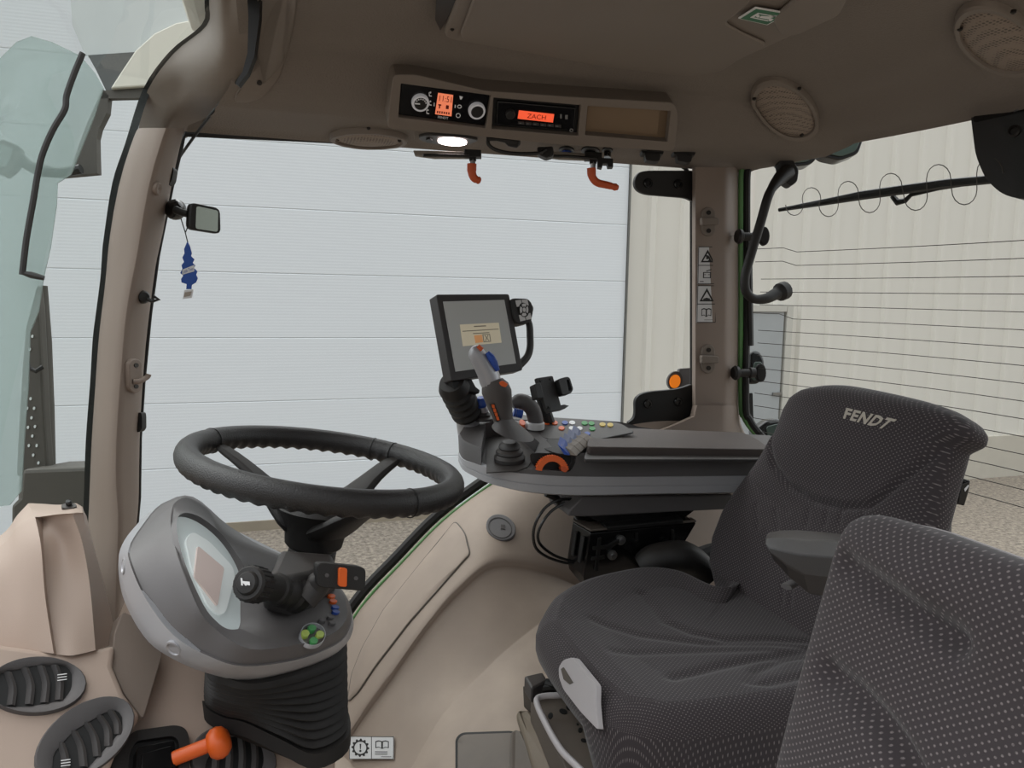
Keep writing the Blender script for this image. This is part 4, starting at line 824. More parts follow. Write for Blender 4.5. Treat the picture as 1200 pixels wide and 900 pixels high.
for i in range(61):
    a = 0.12+(math.pi-0.24)*i/60; u = ex_*math.cos(a)+ey_*math.sin(a); q = r_*(1.0 if i % 3 else 0.94)
    rings.append([o+u*q+NP.n*0.009, o+u*q-NP.n*0.009, o+u*r_*0.62-NP.n*0.009, o+u*r_*0.62+NP.n*0.009])
m.loft(rings); m.build('wheel', K['orange'], tw, smooth=25)
m = MB(); m.poly(NP, ell(660, 549.5, 4.2, 3.0, 40, 12), -0.014, 0.0085); m.build('stop', K['orange_dark'], tw, smooth=0)
# joystick
JY = 1.53
js = thing('joystick', CT.at(597, 525, -0.02), 'grey multi-function joystick with silver head on the console nose', 'joystick')
m = MB(); bo = CT.at(597, 528, -0.022); ax = CT.n+V((0, 0, 0.3))
m.lathe(bo, ax, [(0.033, 0), (0.034, 0.008), (0.028, 0.014), (0.030, 0.018), (0.029, 0.022), (0.022, 0.026), (0.024, 0.030), (0.022, 0.036), (0.015, 0.042)], 26); m.build('boot', K['charcoal_dark'], js)
m = MB(); rr_ = []
for (cx, cy, rx, ry, an) in ((601, 507, 26, 8, 18), (598, 501, 20, 7, 18), (592, 493, 12, 5, 10), (590, 488, 11, 4, 8)): rr_.append([PY(x, y, JY-0.026*math.sin(2*math.pi*i/28)*ry/5) for i, (x, y) in enumerate(ell(cx, cy, rx, ry, an))])
m.loft(rr_); m.build('skirt', K['charcoal'], js)
def ovalloft(rows, Y, dep):
    out = []
    for cx, cy, hw, an in rows:
        a = math.radians(an); out.append([PY(cx+hw*math.cos(t)*math.cos(a), cy+hw*math.cos(t)*math.sin(a), Y-dep*math.sin(t)*(hw/13.0)**0.5) for t in [2*math.pi*i/18 for i in range(18)]])
    return out
m = MB(); m.loft(ovalloft([(591, 499, 11, 2), (589, 490, 12, 0), (586, 478, 14.5, -4), (584, 468, 16, -6), (582, 459, 17.5, -8), (580, 452, 16, -14), (577, 447, 12.5, -20)], JY, 0.020)); gr = m.build('grip', K['charcoal_top'], js, smooth=60)
m = MB(); m.loft(ovalloft([(577, 452, 12, -25), (574, 444, 13, -28), (571, 436, 12.5, -30), (566, 427, 11.5, -32), (561, 419, 10.5, -34), (557, 412.5, 9.5, -34), (555, 408, 7, -34), (554, 406, 3, -34)], JY, 0.020)); hd_ = m.build('head', K['silver_light'], js, smooth=60)
m = MB(); m.tube([PY(571, 413, JY-0.012), PY(575, 418, JY-0.014), PY(579, 425, JY-0.014), PY(583, 434, JY-0.012)], [0.005, 0.008, 0.008, 0.005], 8); m.build('blue_button', K['blue'], js)
m = MB(); m.tube([PY(560, 405.5, JY-0.012), PY(565, 410, JY-0.014)], 0.005, 8); m.build('head_cap', K['orange_dark'], js)
JP = PN(PY(580, 484, JY-0.021), (0.1, -1, 0.05))
for k in range(4):
    m = MB(); x, y = 577.6+1.7*k, 476.2+4.7*k; m.poly(JP, rrect([(x-1.8, y-2), (x+1.2, y-2.2), (x+2.2, y+2), (x-0.6, y+2.2)], 0.6), -0.004, 0.002); m.build('button', K['orange'], js, smooth=0)
m = MB(); m.poly(JP, [(574.5, 474), (579.5, 472.5), (587, 492), (582, 494.5)], -0.008, 0.0005); m.build('button_strip', K['black'], js, smooth=0)
m = MB(); m.poly(JP, rrect([(584, 448), (589, 446), (595, 450), (592, 454), (586, 452)], 1.5), -0.006, 0.004); m.build('thumb_button', K['orange'], js, bevel=0.001)
m = MB(); m.poly(CT, ell(612, 504.5, 4, 3, 40, 12), 0.0, 0.02); m.build('skirt_mark', K['orange_dark'], js, smooth=0)
bl = thing('cross_lever', PY(567, 490, 1.68), 'small lever with a blue knob behind the joystick', 'lever')
m = MB(); m.lathe(PY(567, 493, 1.68), V((0, 0, 1)), [(0.022, 0), (0.022, 0.006), (0.015, 0.010), (0.017, 0.014), (0.011, 0.020), (0.008, 0.026)], 18); m.build('boot', K['charcoal_dark'], bl)
m = MB(); m.tube([PY(567, 482, 1.68), PY(564, 474, 1.675)], [0.012, 0.010], 12); m.build('stem', K['silver_light'], bl)
m = MB(); m.lathe(PY(564, 477, 1.67), V((-0.1, -0.2, 1)), [(0, 0), (0.011, 0.001), (0.015, 0.008), (0.014, 0.017), (0.009, 0.023), (0, 0.025)], 16); m.build('knob', K['blue'], bl)
al = thing('arched_hand_rest', PY(620, 495, 1.64), 'grey arched hand rest with a white base ring on the console', 'hand rest')
m = MB(); m.tube(catmull([PY(x, y, 1.645) for x, y in ((600, 474), (608, 470.5), (617, 472.5), (624, 480), (627, 490), (627.5, 497))], 4), [0.012, 0.013, 0.015, 0.0165]+[0.018]*17, 16); m.build('arch', K['charcoal'], al)
m = MB(); m.lathe(PY(627, 502, 1.645), V((0, -0.1, 1)), [(0.021, 0), (0.0215, 0.002), (0.0215, 0.014), (0.019, 0.016)], 22); m.build('base_ring', K['label_white'], al)
m = MB(); m.tube([PY(602, 483, 1.625), PY(612, 485.5, 1.622)], 0.0095, 12); rbw = m.build('thumb_roller', K['blue'], al)
m = MB()
for k in range(4): m.lathe(PY(603.5+2.4*k, 483.4+0.6*k, 1.625), V((1, -0.1, -0.2)), [(0.0102, 0), (0.0108, 0.0006), (0.0102, 0.0012)], 12)
m.build('rib', K['blue_grey'], rbw)
# terminal
tm = thing('display_terminal', PY(560, 480, 1.66), 'tilted black touchscreen terminal on a bellows post above the console', 'display terminal')
MPl = Plane(D(511, 345, 1.66), D(529, 446, 1.64), D(596, 344, 1.765))
bq = [(511, 345), (596.5, 344.5), (612.6, 434), (529, 446.5)]
m = MB(); a = [MPl.at(x, y, 0) for x, y in rrect(bq, 2.5, 3)]; b_ = [MPl.at(x, y, -0.034) for x, y in rrect(sub(bq, -0.0, 0.0, 1, 1), 2.5, 3)]; m.prism(a, b_); m.build('housing', K['charcoal_dark'], tm, bevel=0.003)
lq = [(519, 353.6), (590.6, 351.6), (604.4, 426), (533.6, 435.6)]
m = MB(); m.poly(MPl, lq, 0.0, 0.0015); sc_ = m.build('screen', K['lcd'], tm, smooth=0)
dq = [(538.4, 380.6), (584, 378.4), (587.3, 401.8), (542, 406)]
m = MB(); m.poly(MPl, dq, 0.0015, 0.0022); m.build('message_box', K['lcd_box'], sc_, smooth=0)
m = MB()
for u0, v0, u1, v1 in ((0.35, 0.10, 0.66, 0.15), (0.04, 0.30, 0.97, 0.335), (0.30, 0.44, 0.72, 0.475)): m.poly(MPl, sub(dq, u0, v0, u1, v1), 0.0022, 0.0025)
xq = [(564.8, 392), (573.4, 391.6), (574.8, 400.6), (566.2, 401.4)]; m.ring(MPl, xq, sub(xq, 0.08, 0.08, 0.92, 0.92), 0.0022, 0.0026); textpx(m, 'X', MPl, sub(xq, 0.2, 0.12, 0.8, 0.88), 0.0026)
m.build('message_line', K['lcd_line'], sc_, smooth=0)
m = MB(); m.poly(MPl, [(555, 393.4), (564, 392.6), (565.6, 401.2), (556.6, 402.4)], 0.0022, 0.0026); m.build('orange_field', K['lcd_orange'], sc_, smooth=0)
m = MB(); m.poly(MPl, rrect([(597, 352), (600, 350), (617, 350.5), (622, 356), (623.5, 366), (621, 378), (609, 381), (603, 379), (600, 372)], 3), -0.022, 0.006); kpd = m.build('keypad', K['black_soft'], tm, bevel=0.0025)
kq = [(602, 353), (616, 352), (621, 374.5), (608, 377.5)]
for u0, v0, u1, v1 in ((0, 0, 0.46, 0.30), (0.54, 0, 1, 0.30), (0, 0.70, 0.46, 1), (0.54, 0.70, 1, 1)):
    m = MB(); m.poly(MPl, sub(kq, u0, v0, u1, v1), 0.006, 0.0075); m.build('key', K['label_white'], kpd, smooth=0)
kc = bil(kq, 0.5, 0.5)
m = MB(); m.poly(MPl, ell(kc[0], kc[1], 5.8, 8.6, -12, 24), 0.006, 0.0082); m.build('dial_base', K['black'], kpd, smooth=0)
for k in range(4):
    a0 = math.pi/2*k+0.95; pts = [(kc[0]+r*c_*4.9, kc[1]+r*s_*7.4) for r, aa in ((1, (0.0, 0.3, 0.6, 0.9, 1.2)), (0.55, (1.2, 0.6, 0.0))) for c_, s_ in [(math.cos(a0+q), math.sin(a0+q)) for q in aa]]
    m = MB(); m.poly(MPl, pts, 0.0082, 0.0092); m.build('dial_key', K['label_white'], kpd, smooth=0)
m = MB(); m.poly(MPl, ell(kc[0], kc[1], 1.8, 2.6, -12, 14), 0.0082, 0.0096); m.build('dial_button', K['label_white'], kpd, smooth=0)
m = MB(); m.lathe(MPl.at(622, 361, -0.008), (MPl.at(640, 361)-MPl.at(600, 361)), [(0.010, 0), (0.010, 0.006), (0, 0.007)], 16); m.build('side_wheel', K['charcoal_dark'], kpd)
m = MB(); m.tube(catmull([MPl.at(x, y, -0.012) for x, y in ((618, 368), (623.5, 378), (624.5, 392), (624.5, 406), (621, 417), (611, 428))], 4), 0.0095, 10, flat=0.8); m.build('handle', K['black_soft'], tm)
pb0 = MPl.at(538, 446, -0.03); pb1 = PY(549, 487, 1.70); axb = (pb1-pb0); L_ = axb.length; axb.normalize(); pr = [(0.028, -0.006)]
for k in range(5): pr += [(0.036, L_*0.1+L_*0.19*k*0.95), (0.036, L_*0.16+L_*0.19*k*0.95), (0.028, L_*0.21+L_*0.19*k*0.95)]
m = MB(); m.lathe(pb0, axb, pr, 24); m.build('bellows', K['black_soft'], tm)
m = MB(); m.tube([pb0+axb*(L_*0.9), PY(548, 492, 1.705), PY(550, 515, 1.71)], [0.031, 0.027, 0.025], 20); m.build('post', K['silver'], tm)
m = MB(); m.poly(MPl, [(532, 446), (556, 443), (561, 452), (566, 456), (565, 460), (556, 458), (536, 456)], -0.045, -0.012); m.build('bracket', K['black'], tm, smooth=0, bevel=0.002)
# phone holder
pd = thing('phone_holder', PY(645, 492, 1.69), 'empty black phone holder standing at the back of the console', 'phone holder')
PHP = Plane(D(628, 443, 1.60), D(640, 482, 1.59), D(648, 440, 1.63))
m = MB(); m.poly(PHP, rrect([(628, 443), (648, 440), (658.5, 477.5), (640.5, 482)], 2), -0.008, 0.0); m.build('back_plate', K['black_soft'], pd, bevel=0.002)
m = MB(); m.ring(PHP, rrect([(650, 446), (661, 443), (664, 445), (668, 458), (665, 463), (655, 465)], 2.5), rrect([(660, 447), (662, 446.6), (662.8, 448), (666, 458), (664.6, 459.6), (662.4, 459.6)], 0.6), -0.004, 0.012)
m.build('side_clamp', K['black'], pd, bevel=0.001)
m = MB(); m.poly(PHP, rrect([(622, 452), (629.5, 450), (634, 468), (625.5, 469)], 2), -0.006, 0.012); m.build('side_clamp', K['black'], pd, bevel=0.0015)
m = MB(); m.poly(PHP, [(640, 480), (656, 476), (662, 477.5), (657, 481), (641, 484)], -0.004, 0.014); m.poly(PHP, rrect([(642, 476), (655, 473), (656, 476), (643, 479)], 1), 0.0005, 0.002); m.build('bottom_ledge', K['black'], pd, smooth=0)
for x, y in ((634, 446.5), (645, 444)):
    m = MB(); m.poly(PHP, ell(x, y, 1.5, 1.5, 0, 10), 0, 0.0015); m.build('screw', K['pin_black'], pd, smooth=0)
m = MB(); m.tube([PY(634, 466, 1.68), PY(638, 478, 1.68), PY(643, 496, 1.685)], [0.012, 0.014, 0.016], 10); m.build('stem', K['black'], pd)
# bracket below the console
sb = thing('console_bracket', PY(745, 660, 1.50), 'black ribbed steel bracket carrying the armrest console', 'bracket')
GP = PN(PY(745, 592, 1.50), (0, -1, 0.0)); 
m = MB(); a = [(666, 598), (682, 581), (860, 580), (858, 596), (815, 598), (685, 605), (665, 604)]; m.poly(GP, a, -0.12, 0.005); m.build('cover_plate', K['charcoal'], sb, bevel=0.003)
m = MB(); m.poly(GP, [(684, 603), (818, 598), (800, 612), (705, 614)], -0.11, -0.01); m.build('hinge_block', K['black_gloss'], sb, smooth=0)
BF = Plane(PY(692, 626, 1.49), PY(815, 615, 1.49), PY(686, 676, 1.50))
m = MB(); m.poly(BF, [(692, 625), (816, 613), (794, 650), (765, 690), (686, 690), (684, 677)], -0.10, 0.0); m.build('side_plate', K['black_gloss'], sb, smooth=0, bevel=0.002)
m = MB(); a = [PY(671, 612, 1.56), PY(692, 624, 1.492), PY(686, 677, 1.50), PY(665, 661, 1.56)]; b_ = [p+V((0.03, 0.02, 0)) for p in a]; m.prism(a, b_); m.build('end_plate', K['black_gloss'], sb, smooth=0, bevel=0.002)
m = MB(); a = [PY(671, 611, 1.56), PY(704, 613, 1.56), PY(810, 608, 1.56), PY(816, 612, 1.488), PY(692, 623, 1.488)]; m.prism(a, [p+V((0, 0, 0.004)) for p in a]); m.build('top_plate', K['base_grey'], sb, smooth=0, bevel=0.001)
m = MB(); m.poly(BF, [(710, 617), (800, 608), (800, 613), (712, 622)], -0.04, 0.004); m.build('slide_rail', K['black'], sb, smooth=0, bevel=0.002)
for x, y in ((727, 632.5), (717, 650), (745, 636), (778, 634)):
    m = MB(); m.lathe(BF.at(x, y, 0.0), BF.n, [(0.011, 0), (0.011, 0.005), (0.006, 0.006), (0.006, 0.011), (0.0, 0.011)], 14); m.build('bolt', K['steel'] if x < 730 else K['black_gloss'], sb)
for pts in ([(700, 630), (704, 629), (700, 668), (696, 668)], [(708, 640), (724, 630), (727, 633), (711, 644)], [(694, 640), (712, 638), (712, 642), (694, 644)], [(693, 652), (708, 650), (708, 654), (692, 656)], [(744, 624), (747, 624), (747, 640), (744, 640)], [(770, 646), (788, 636), (790, 639), (772, 650)], [(786, 620), (789, 620), (789, 634), (786, 634)]):
    m = MB(); m.poly(BF, pts, 0, 0.006); m.build('rib', K['black'], sb, smooth=0, bevel=0.001)
for pts in ([(674, 622), (677, 624), (673, 652), (670, 650)], [(682, 628), (686, 630), (681, 660), (678, 658)]):
    m = MB(); pl = Plane(PY(671, 612, 1.555), PY(692, 624, 1.487), PY(665, 661, 1.555)); m.poly(pl, pts, 0, 0.003); m.build('slot', K['pin_black'], sb, smooth=0)
m = MB(); m.tube(catmull([PY(752, 666, 1.47), PY(770, 656, 1.46), PY(795, 652, 1.45), PY(815, 660, 1.45), PY(828, 676, 1.45)], 4), [0.03, 0.034, 0.036, 0.037, 0.037, 0.036, 0.036, 0.036, 0.036, 0.036, 0.035, 0.034, 0.033, 0.032, 0.031, 0.03, 0.028], 12); tag(m.build('rubber_gaiter', K['black_soft']), 'black crumpled gaiter behind the seat cushion below the bracket', 'gaiter')
m = MB(); m.tube(catmull([PY(815, 652, 1.6), PY(845, 645, 1.6), PY(880, 660, 1.6)], 4), 0.02, 10); tag(m.build('wiring_bundle', K['black']), 'black wiring bundle behind the backrest foot', 'wiring')
m = MB(); m.poly(GP, [(826, 585), (850, 580), (856, 597), (840, 597), (828, 595)], -0.1, -0.02); tag(m.build('support_arm', K['base_grey'], smooth=0, bevel=0.002), 'short dusty support arm right of the console cover plate', 'bracket')
for k, (pts, lab) in enumerate((([(676, 585), (655, 586), (638, 596), (626, 618), (627, 640), (640, 652), (660, 659), (672, 660)], 'outer black control cable looping beside the bracket'), ([(684, 585), (664, 589), (645, 600), (632, 620), (632, 636), (648, 650), (668, 657), (684, 659)], 'inner black control cable looping beside the bracket'))):
    m = MB(); m.tube(catmull([PY(x, y, 1.53+0.01*k) for x, y in pts], 5), 0.0033, 8); tag(m.build('control_cable', K['black_gloss']), lab, 'cable')
m = MB(); m.tube(catmull([PY(x, y, 1.56) for x, y in ((640, 578), (652, 584), (660, 594), (670, 600))], 4), 0.008, 8); tag(m.build('thick_hose', K['black']), 'thick black hose stub under the console nose', 'hose')

# ------------------------------------------------------------------ steering wheel and column
wc_ = W(0.073, 1.165, -0.263); wn = V((0.158, -0.017, 1)).normalized(); wa = V((1, 0, 0)); wa = (wa-wn*wa.dot(wn)).normalized(); wb = wn.cross(wa); RW = 0.194
st = thing('steering_wheel', wc_-wn*0.10, 'black leather steering wheel with three spokes', 'steering wheel')
m = MB(); rings = []; NS = 58*8
for i in range(NS):
    t = 2*math.pi*i/NS; u = wa*math.cos(t)+wb*math.sin(t); r0 = []
    for j in range(18):
        q = 2*math.pi*j/18; ra = 0.0185
        w_ = max(0, math.cos(q-math.radians(258)))       # inner underside carries the finger grips
        ra *= 1-0.17*w_**1.2*(0.5-0.5*math.cos(58*t))**0.8
        r0.append(wc_+u*(RW+ra*math.cos(q)*0.95)+wn*(ra*math.sin(q)*1.05))
    rings.append(r0)
rings.append(rings[0]); m.loft(rings, caps=(False, False)); rim = m.build('rim', K['leather'], st, smooth=70)
m = MB(); WPL = PN(wc_, wn)
for px, py in ((232, 513), (449, 534), (497, 597), (433, 528)):
    d_ = (WPL.at(px, py)-wc_); t0 = math.atan2(d_.dot(wb), d_.dot(wa)); u = wa*math.cos(t0)+wb*math.sin(t0); tt = wn.cross(u)
    m.tube([wc_+u*(RW+0.0182*math.cos(q))+wn*0.0196*math.sin(q) for q in [2*math.pi*j/20 for j in range(20)]], 0.0009, 5, closed=True)
m.build('seam', K['black'], rim)
for px, py in ((236, 514), (457, 536), (500, 598)):
    d_ = (WPL.at(px, py)-wc_); u = d_.normalized(); tt = wn.cross(u); rings = []
    for k, w_, dz, th in ((0.185, 0.017, -0.002, 0.008), (0.15, 0.0165, -0.014, 0.010), (0.11, 0.019, -0.034, 0.014), (0.075, 0.032, -0.058, 0.020), (0.045, 0.044, -0.080, 0.026), (0.02, 0.048, -0.092, 0.028)):
        c = wc_+u*k+wn*dz; rings.append([c+tt*w_*a+wn*th*b2 for a, b2 in ((1, -0.2), (0.8, 0.5), (-0.8, 0.5), (-1, -0.2), (-0.7, -0.9), (0.7, -0.9))])
    m = MB(); m.loft(rings); m.build('spoke', K['black_soft'], st, smooth=50, subd=1)
m = MB(); m.lathe(wc_-wn*0.125, wn, [(0.038, 0), (0.043, 0.005), (0.046, 0.028), (0.056, 0.05), (0.066, 0.062), (0.058, 0.072), (0, 0.074)], 36); m.build('hub', K['black_soft'], st)
m = MB(); m.lathe(wc_-wn*0.134, wn, [(0.027, 0), (0.027, 0.012)], 30); m.build('collar', K['steel'], st)
# instrument pod
CP = PN(W(0.05, 1.15, -0.43), (0.45, -0.05, 0.9))
ip = thing('instrument_cluster', CP.at(300, 790, -0.09), 'grey hooded instrument cluster with silver lower shell under the steering wheel', 'instrument cluster')
S0 = [(141, 650), (139, 672), (146, 705), (168, 745), (195, 768), (240, 788), (290, 797), (345, 786), (385, 771), (403, 757), (410, 738), (405, 712), (385, 690), (340, 668), (290, 648), (230, 612), (185, 605), (155, 628)]
S1 = [(151, 642), (153, 662), (171, 702), (204, 745), (245, 769), (287, 781), (345, 774), (383, 761), (404, 747), (412, 727), (409, 705), (392, 682), (355, 660), (310, 640), (268, 616), (226, 582), (190, 590), (165, 618)]
S2 = [(203, 600, 55), (203, 622, 52), (213, 662, 44), (232, 712, 22), (252, 738, 5), (292, 762, 0), (345, 757, 0), (380, 748, 0), (398, 736, 0), (405, 722, 0), (402, 703, 0), (388, 684, 0), (352, 664, 0), (308, 648, 4), (262, 630, 14), (246, 603, 34), (224, 585, 50), (208, 588, 56)]
Q = [(205, 610), (205, 630), (214, 664), (235, 711), (250, 730), (262, 738), (273, 738), (281, 736), (284, 728), (284, 718), (284, 706), (284, 694), (283, 680), (281, 666), (269, 644), (253, 625), (233, 610), (215, 604)]
SCR = PN(CP.at(284, 700, -0.002), (0.8, -0.12, 0.55))
s0 = [CP.ex(x, y, -0.06) for x, y in S0]; s1 = []
for i, (x, y) in enumerate(S1): s1.append(CP.ex(x, y, -0.022 if 3 <= i <= 13 else (0.012 if i not in (2, 14) else -0.006)))
s2 = [CP.ex(x, y, h/1000) for x, y, h in S2]; qq = [SCR.at(x, y) for x, y in Q]
l0, l1, l2, lq_ = [catmull(l, 4, closed=True) for l in (s0, s1, s2, qq)]
c0_ = sum(l0, V((0, 0, 0)))/len(l0); 
m = MB(); bulge = [a.lerp(b_, 0.5)+(a.lerp(b_, 0.5)-c0_).normalized()*0.006 for a, b_ in zip(l0, l1)]
m.loft([[p.lerp(c0_, 0.35)-CP.n*0.02 for p in l0], [p.lerp(c0_, 0.06)-CP.n*0.006 for p in l0], l0, bulge, l1]); sh_ = m.build('lower_shell', K['silver'], ip, smooth=60)
cm = sum(l2, V((0, 0, 0)))/len(l2)
m = MB(); m.loft([l1, [p.lerp(c0_, 0.012)+CP.n*0.001 for p in l1], [a.lerp(b_, 0.6)+CP.n*0.003 for a, b_ in zip(l1, l2)], [a.lerp(b_, 0.93)+CP.n*0.003 for a, b_ in zip(l1, l2)], [a.lerp(b_, 0.03)-CP.n*0.0 for a, b_ in zip(l2, lq_)], [a.lerp(b_, 0.5) - CP.n*0.0015 for a, b_ in zip(l2, lq_)], [b_.lerp(a, 0.06)+SCR.n*0.004 for a, b_ in zip(l2, lq_)], [b_-SCR.n*0.004 for b_ in lq_]], caps=(False, False))
m.build('housing', K['cluster_grey'], ip, smooth=45)
m = MB(); m.add([p-SCR.n*0.003 for p in lq_], [tuple(range(len(lq_)))]); sc2 = m.build('screen', K['cluster_lcd'], ip, smooth=0)
m = MB(); m.poly(SCR, rrect([(218, 632), (226, 622), (246, 634), (274, 664), (276, 676), (265, 718), (256, 720), (244, 708), (226, 668)], 6), -0.003, -0.0008); m.build('display_frame', K['cluster_lcd3'], sc2, smooth=0)
m = MB(); m.poly(SCR, rrect([(231, 640), (262, 666), (254, 711), (227, 676)], 3), -0.0008, 0.0012); m.build('display_field', K['cluster_lcd2'], sc2, smooth=0)
for x, y in ((203, 760.5), (144.5, 663)):
    p_, n_ = on_obj(sh_)(x, y); m = MB(); m.lathe(p_-n_*0.003, n_, [(0.0105, 0), (0.0105, 0.0035), (0.0085, 0.004), (0.007, 0.0025), (0, 0.0025)], 22); m.build('screw_recess', K['silver_light'], sh_)
for x, y, c, rx, ry in ((388, 699.5, 'orange', 4.6, 2.2), (390, 705.5, 'orange', 4.6, 2.2), (392.5, 712.5, 'blue', 4.6, 2.0), (393, 718, 'blue', 4.6, 2.0), (377, 727.5, 'charcoal', 4.2, 2), (389, 731, 'charcoal', 4.2, 2), (387, 724, 'charcoal', 4, 2), (357, 743.5, 'green_l', 5, 4), (365, 737, 'green', 5, 3.6), (374.5, 744.5, 'green_l', 5, 4), (367, 752, 'green', 5, 3.8)):
    m = MB(); m.poly(CP, ell(x, y, rx, ry, 10, 14), -0.004, 0.0025); m.build('button', K[c], ip, bevel=0.0006)
m = MB(); m.ring(CP, ell(366, 744.5, 15, 13.5, 0, 30), ell(366, 744.5, 14.2, 12.8, 0, 30), -0.003, 0.0018); m.build('button_ring', K['silver'], ip, smooth=0)
# stalks
cb = thing('switch_block', CP.at(352, 690, 0.0), 'black column switch block with horn stalk and orange switch paddle', 'switch block')
m = MB(); a = [CP.ex(x, y, h) for x, y, h in ((306, 714, 0.0), (339, 725, 0.0), (366, 715, 0.0), (396, 690, 0.0), (385, 676, -0.01), (318, 684, -0.01))]; b_ = [CP.ex(x, y, h) for x, y, h in ((316, 672, 0.055), (340, 676, 0.06), (368, 672, 0.06), (394, 660, 0.06), (388, 648, 0.06), (330, 643, 0.06))]
m.prism(a, b_); m.build('block', K['charcoal_dark'], cb, bevel=0.008, seg=3)
m = MB(); m.tube([wc_-wn*0.132, wc_-wn*0.16], 0.036, 24); m.build('column', K['charcoal_dark'], cb)
h0 = CP.ex(288, 683, 0.055); h1 = CP.ex(345, 694, 0.028); ax = (h1-h0); L_ = ax.length; ax.normalize()
SC_ = 1.12; pr = [(0, -0.001), (0.0105, 0.0), (0.012, 0.002), (0.0125, 0.004), (0.0165, 0.004), (0.0185, 0.007), (0.0185, 0.03), (0.0165, 0.034), (0.015, 0.036), (0.015, L_*0.55), (0.0175, L_*0.57), (0.018, L_*0.65), (0.0155, L_*0.68), (0.019, L_*0.72), (0.020, L_*0.82), (0.017, L_*0.86), (0.022, L_*0.9), (0.024, L_*1.02)]
m = MB(); m.lathe(h0, ax, [(r*SC_, h) for r, h in pr], 28); hs = m.build('horn_stalk', K['black_soft'], cb)
m = MB(); HPn = PN(h0-ax*0.0012, -ax); fq = [(281, 676), (293, 678), (294, 689), (282, 687)]
m.poly(HPn, [bil(fq, *p) for p in ((0.1, 0.1), (0.25, 0.1), (0.25, 0.4), (0.95, 0.35), (0.95, 0.75), (0.6, 0.75), (0.6, 0.85), (0.45, 0.85), (0.45, 0.75), (0.25, 0.6), (0.25, 0.9), (0.1, 0.9))], 0, 0.0008); m.build('horn_symbol', K['icon_white'], hs, smooth=0)
m = MB()
for k in range(20):
    u = ax.orthogonal().normalized(); w_ = ax.cross(u); q = 2*math.pi*k/20; d_ = u*math.cos(q)+w_*math.sin(q); m.tube([h0+ax*0.008+d_*0.0205, h0+ax*0.029+d_*0.0205], 0.0013, 5)
m.build('grip_rib', K['black'], hs)
PPn = PN(CP.ex(398, 676, 0.075), (CAM-CP.ex(398, 676, 0.075)).normalized()*0.7+V((0.3, -0.6, 0.0)))
m = MB(); m.poly(PPn, rrect([(371, 661), (376, 659), (424, 664), (428, 668), (427, 689), (423, 692), (375, 688), (370, 684)], 4), -0.016, 0.004); pdl = m.build('switch_paddle', K['black_soft'], cb, bevel=0.003)
m = MB(); m.poly(PPn, rrect([(395, 664), (405, 665), (404.5, 687), (394.5, 686)], 3), 0.003, 0.009); m.build('orange_slider', K['orange'], pdl, bevel=0.002)
for x, y in ((382, 673.5), (416, 677)):
    m = MB(); m.poly(PPn, ell(x, y, 2.4, 2.4, 0, 12), 0.004, 0.0052); m.build('screw', K['charcoal'], pdl, smooth=0)
m = MB(); m.tube([CP.ex(356, 700, 0.03), CP.ex(372, 685, 0.05), PPn.at(384, 675, -0.006)], [0.02, 0.017, 0.013], 12); m.build('paddle_arm', K['charcoal_dark'], cb)
# column bellows
m = MB(); rings = []
T0 = [CP.ex(x, y, -0.06) for x, y in ((243, 790), (262, 800), (295, 806), (340, 797), (380, 782), (404, 768), (404, 740), (380, 700), (320, 690), (262, 720), (243, 760))]
B0 = [D(x, y, d+0.11) for x, y, d in ((241, 826, 1.0), (262, 840, 0.97), (288, 846, 0.955), (330, 866, 0.94), (368, 882, 0.94), (405, 862, 0.98), (404, 830, 1.06), (380, 800, 1.14), (320, 790, 1.16), (262, 790, 1.14), (241, 805, 1.08))]
tl = catmull(T0, 4, closed=True); bl_ = catmull(B0, 4, closed=True); NB = 9
for k in range(NB*2+1):
    f_ = k/(NB*2); base = [a.lerp(b_, f_) for a, b_ in zip(tl, bl_)]; c = sum(base, V((0, 0, 0)))/len(base); s = 0.0 if k % 2 else 0.085
    rings.append([p.lerp(c, s) for p in base])
    if k % 2: nb_ = [a.lerp(b_, f_+0.2/(NB*2)) for a, b_ in zip(tl, bl_)]; rings.append(nb_)
c = sum(bl_, V((0, 0, 0)))/len(bl_); rings += [[p+(p-c)*0.03 for p in bl_], [p+(p-c)*0.03-V((0, 0, 0.022)) for p in bl_]]
m.loft(rings); tag(m.build('rubber_bellows', K['rubber'], smooth=50), 'black ribbed rubber bellows below the instrument cluster', 'bellows')

# ------------------------------------------------------------------ dashboard
db = thing('dashboard', D(50, 900, 0.95), 'beige dashboard at the lower left carrying the air vents', 'dashboard')
DP1 = PN(D(60, 766, 1.02), (0.32, -0.62, 0.72)); DPc = PN(D(240, 830, 1.12), (0.30, -0.62, 0.72))
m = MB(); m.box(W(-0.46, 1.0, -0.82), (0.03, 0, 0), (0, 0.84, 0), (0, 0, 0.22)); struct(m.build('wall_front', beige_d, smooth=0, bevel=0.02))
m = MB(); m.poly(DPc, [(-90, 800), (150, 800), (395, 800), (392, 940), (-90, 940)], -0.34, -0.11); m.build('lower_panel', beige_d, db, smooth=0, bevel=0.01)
lo_ = [(-90, 735), (0, 754), (85, 766), (136, 754), (133, 780), (146, 812), (166, 838), (153, 856), (138, 878), (118, 930), (-90, 930)]
m = MB(); m.poly(DP1, lo_, -0.16, 0.0); m.build('left_panel', beige, db, smooth=40, bevel=0.008, seg=3)
SPn = Plane(D(134, 742, 1.085), D(190, 767, 1.115), D(168, 842, 1.045)); m = MB(); m.poly(SPn, rrect([(134, 742), (144, 716), (160, 724), (192, 757), (190, 769), (168, 843), (145, 812), (131, 780)], 5), -0.06, 0.0); m.build('side_panel', mat('side_beige', (134, 121, 111), 0.6, bump=0.1, bscale=800), db, smooth=0, bevel=0.004)
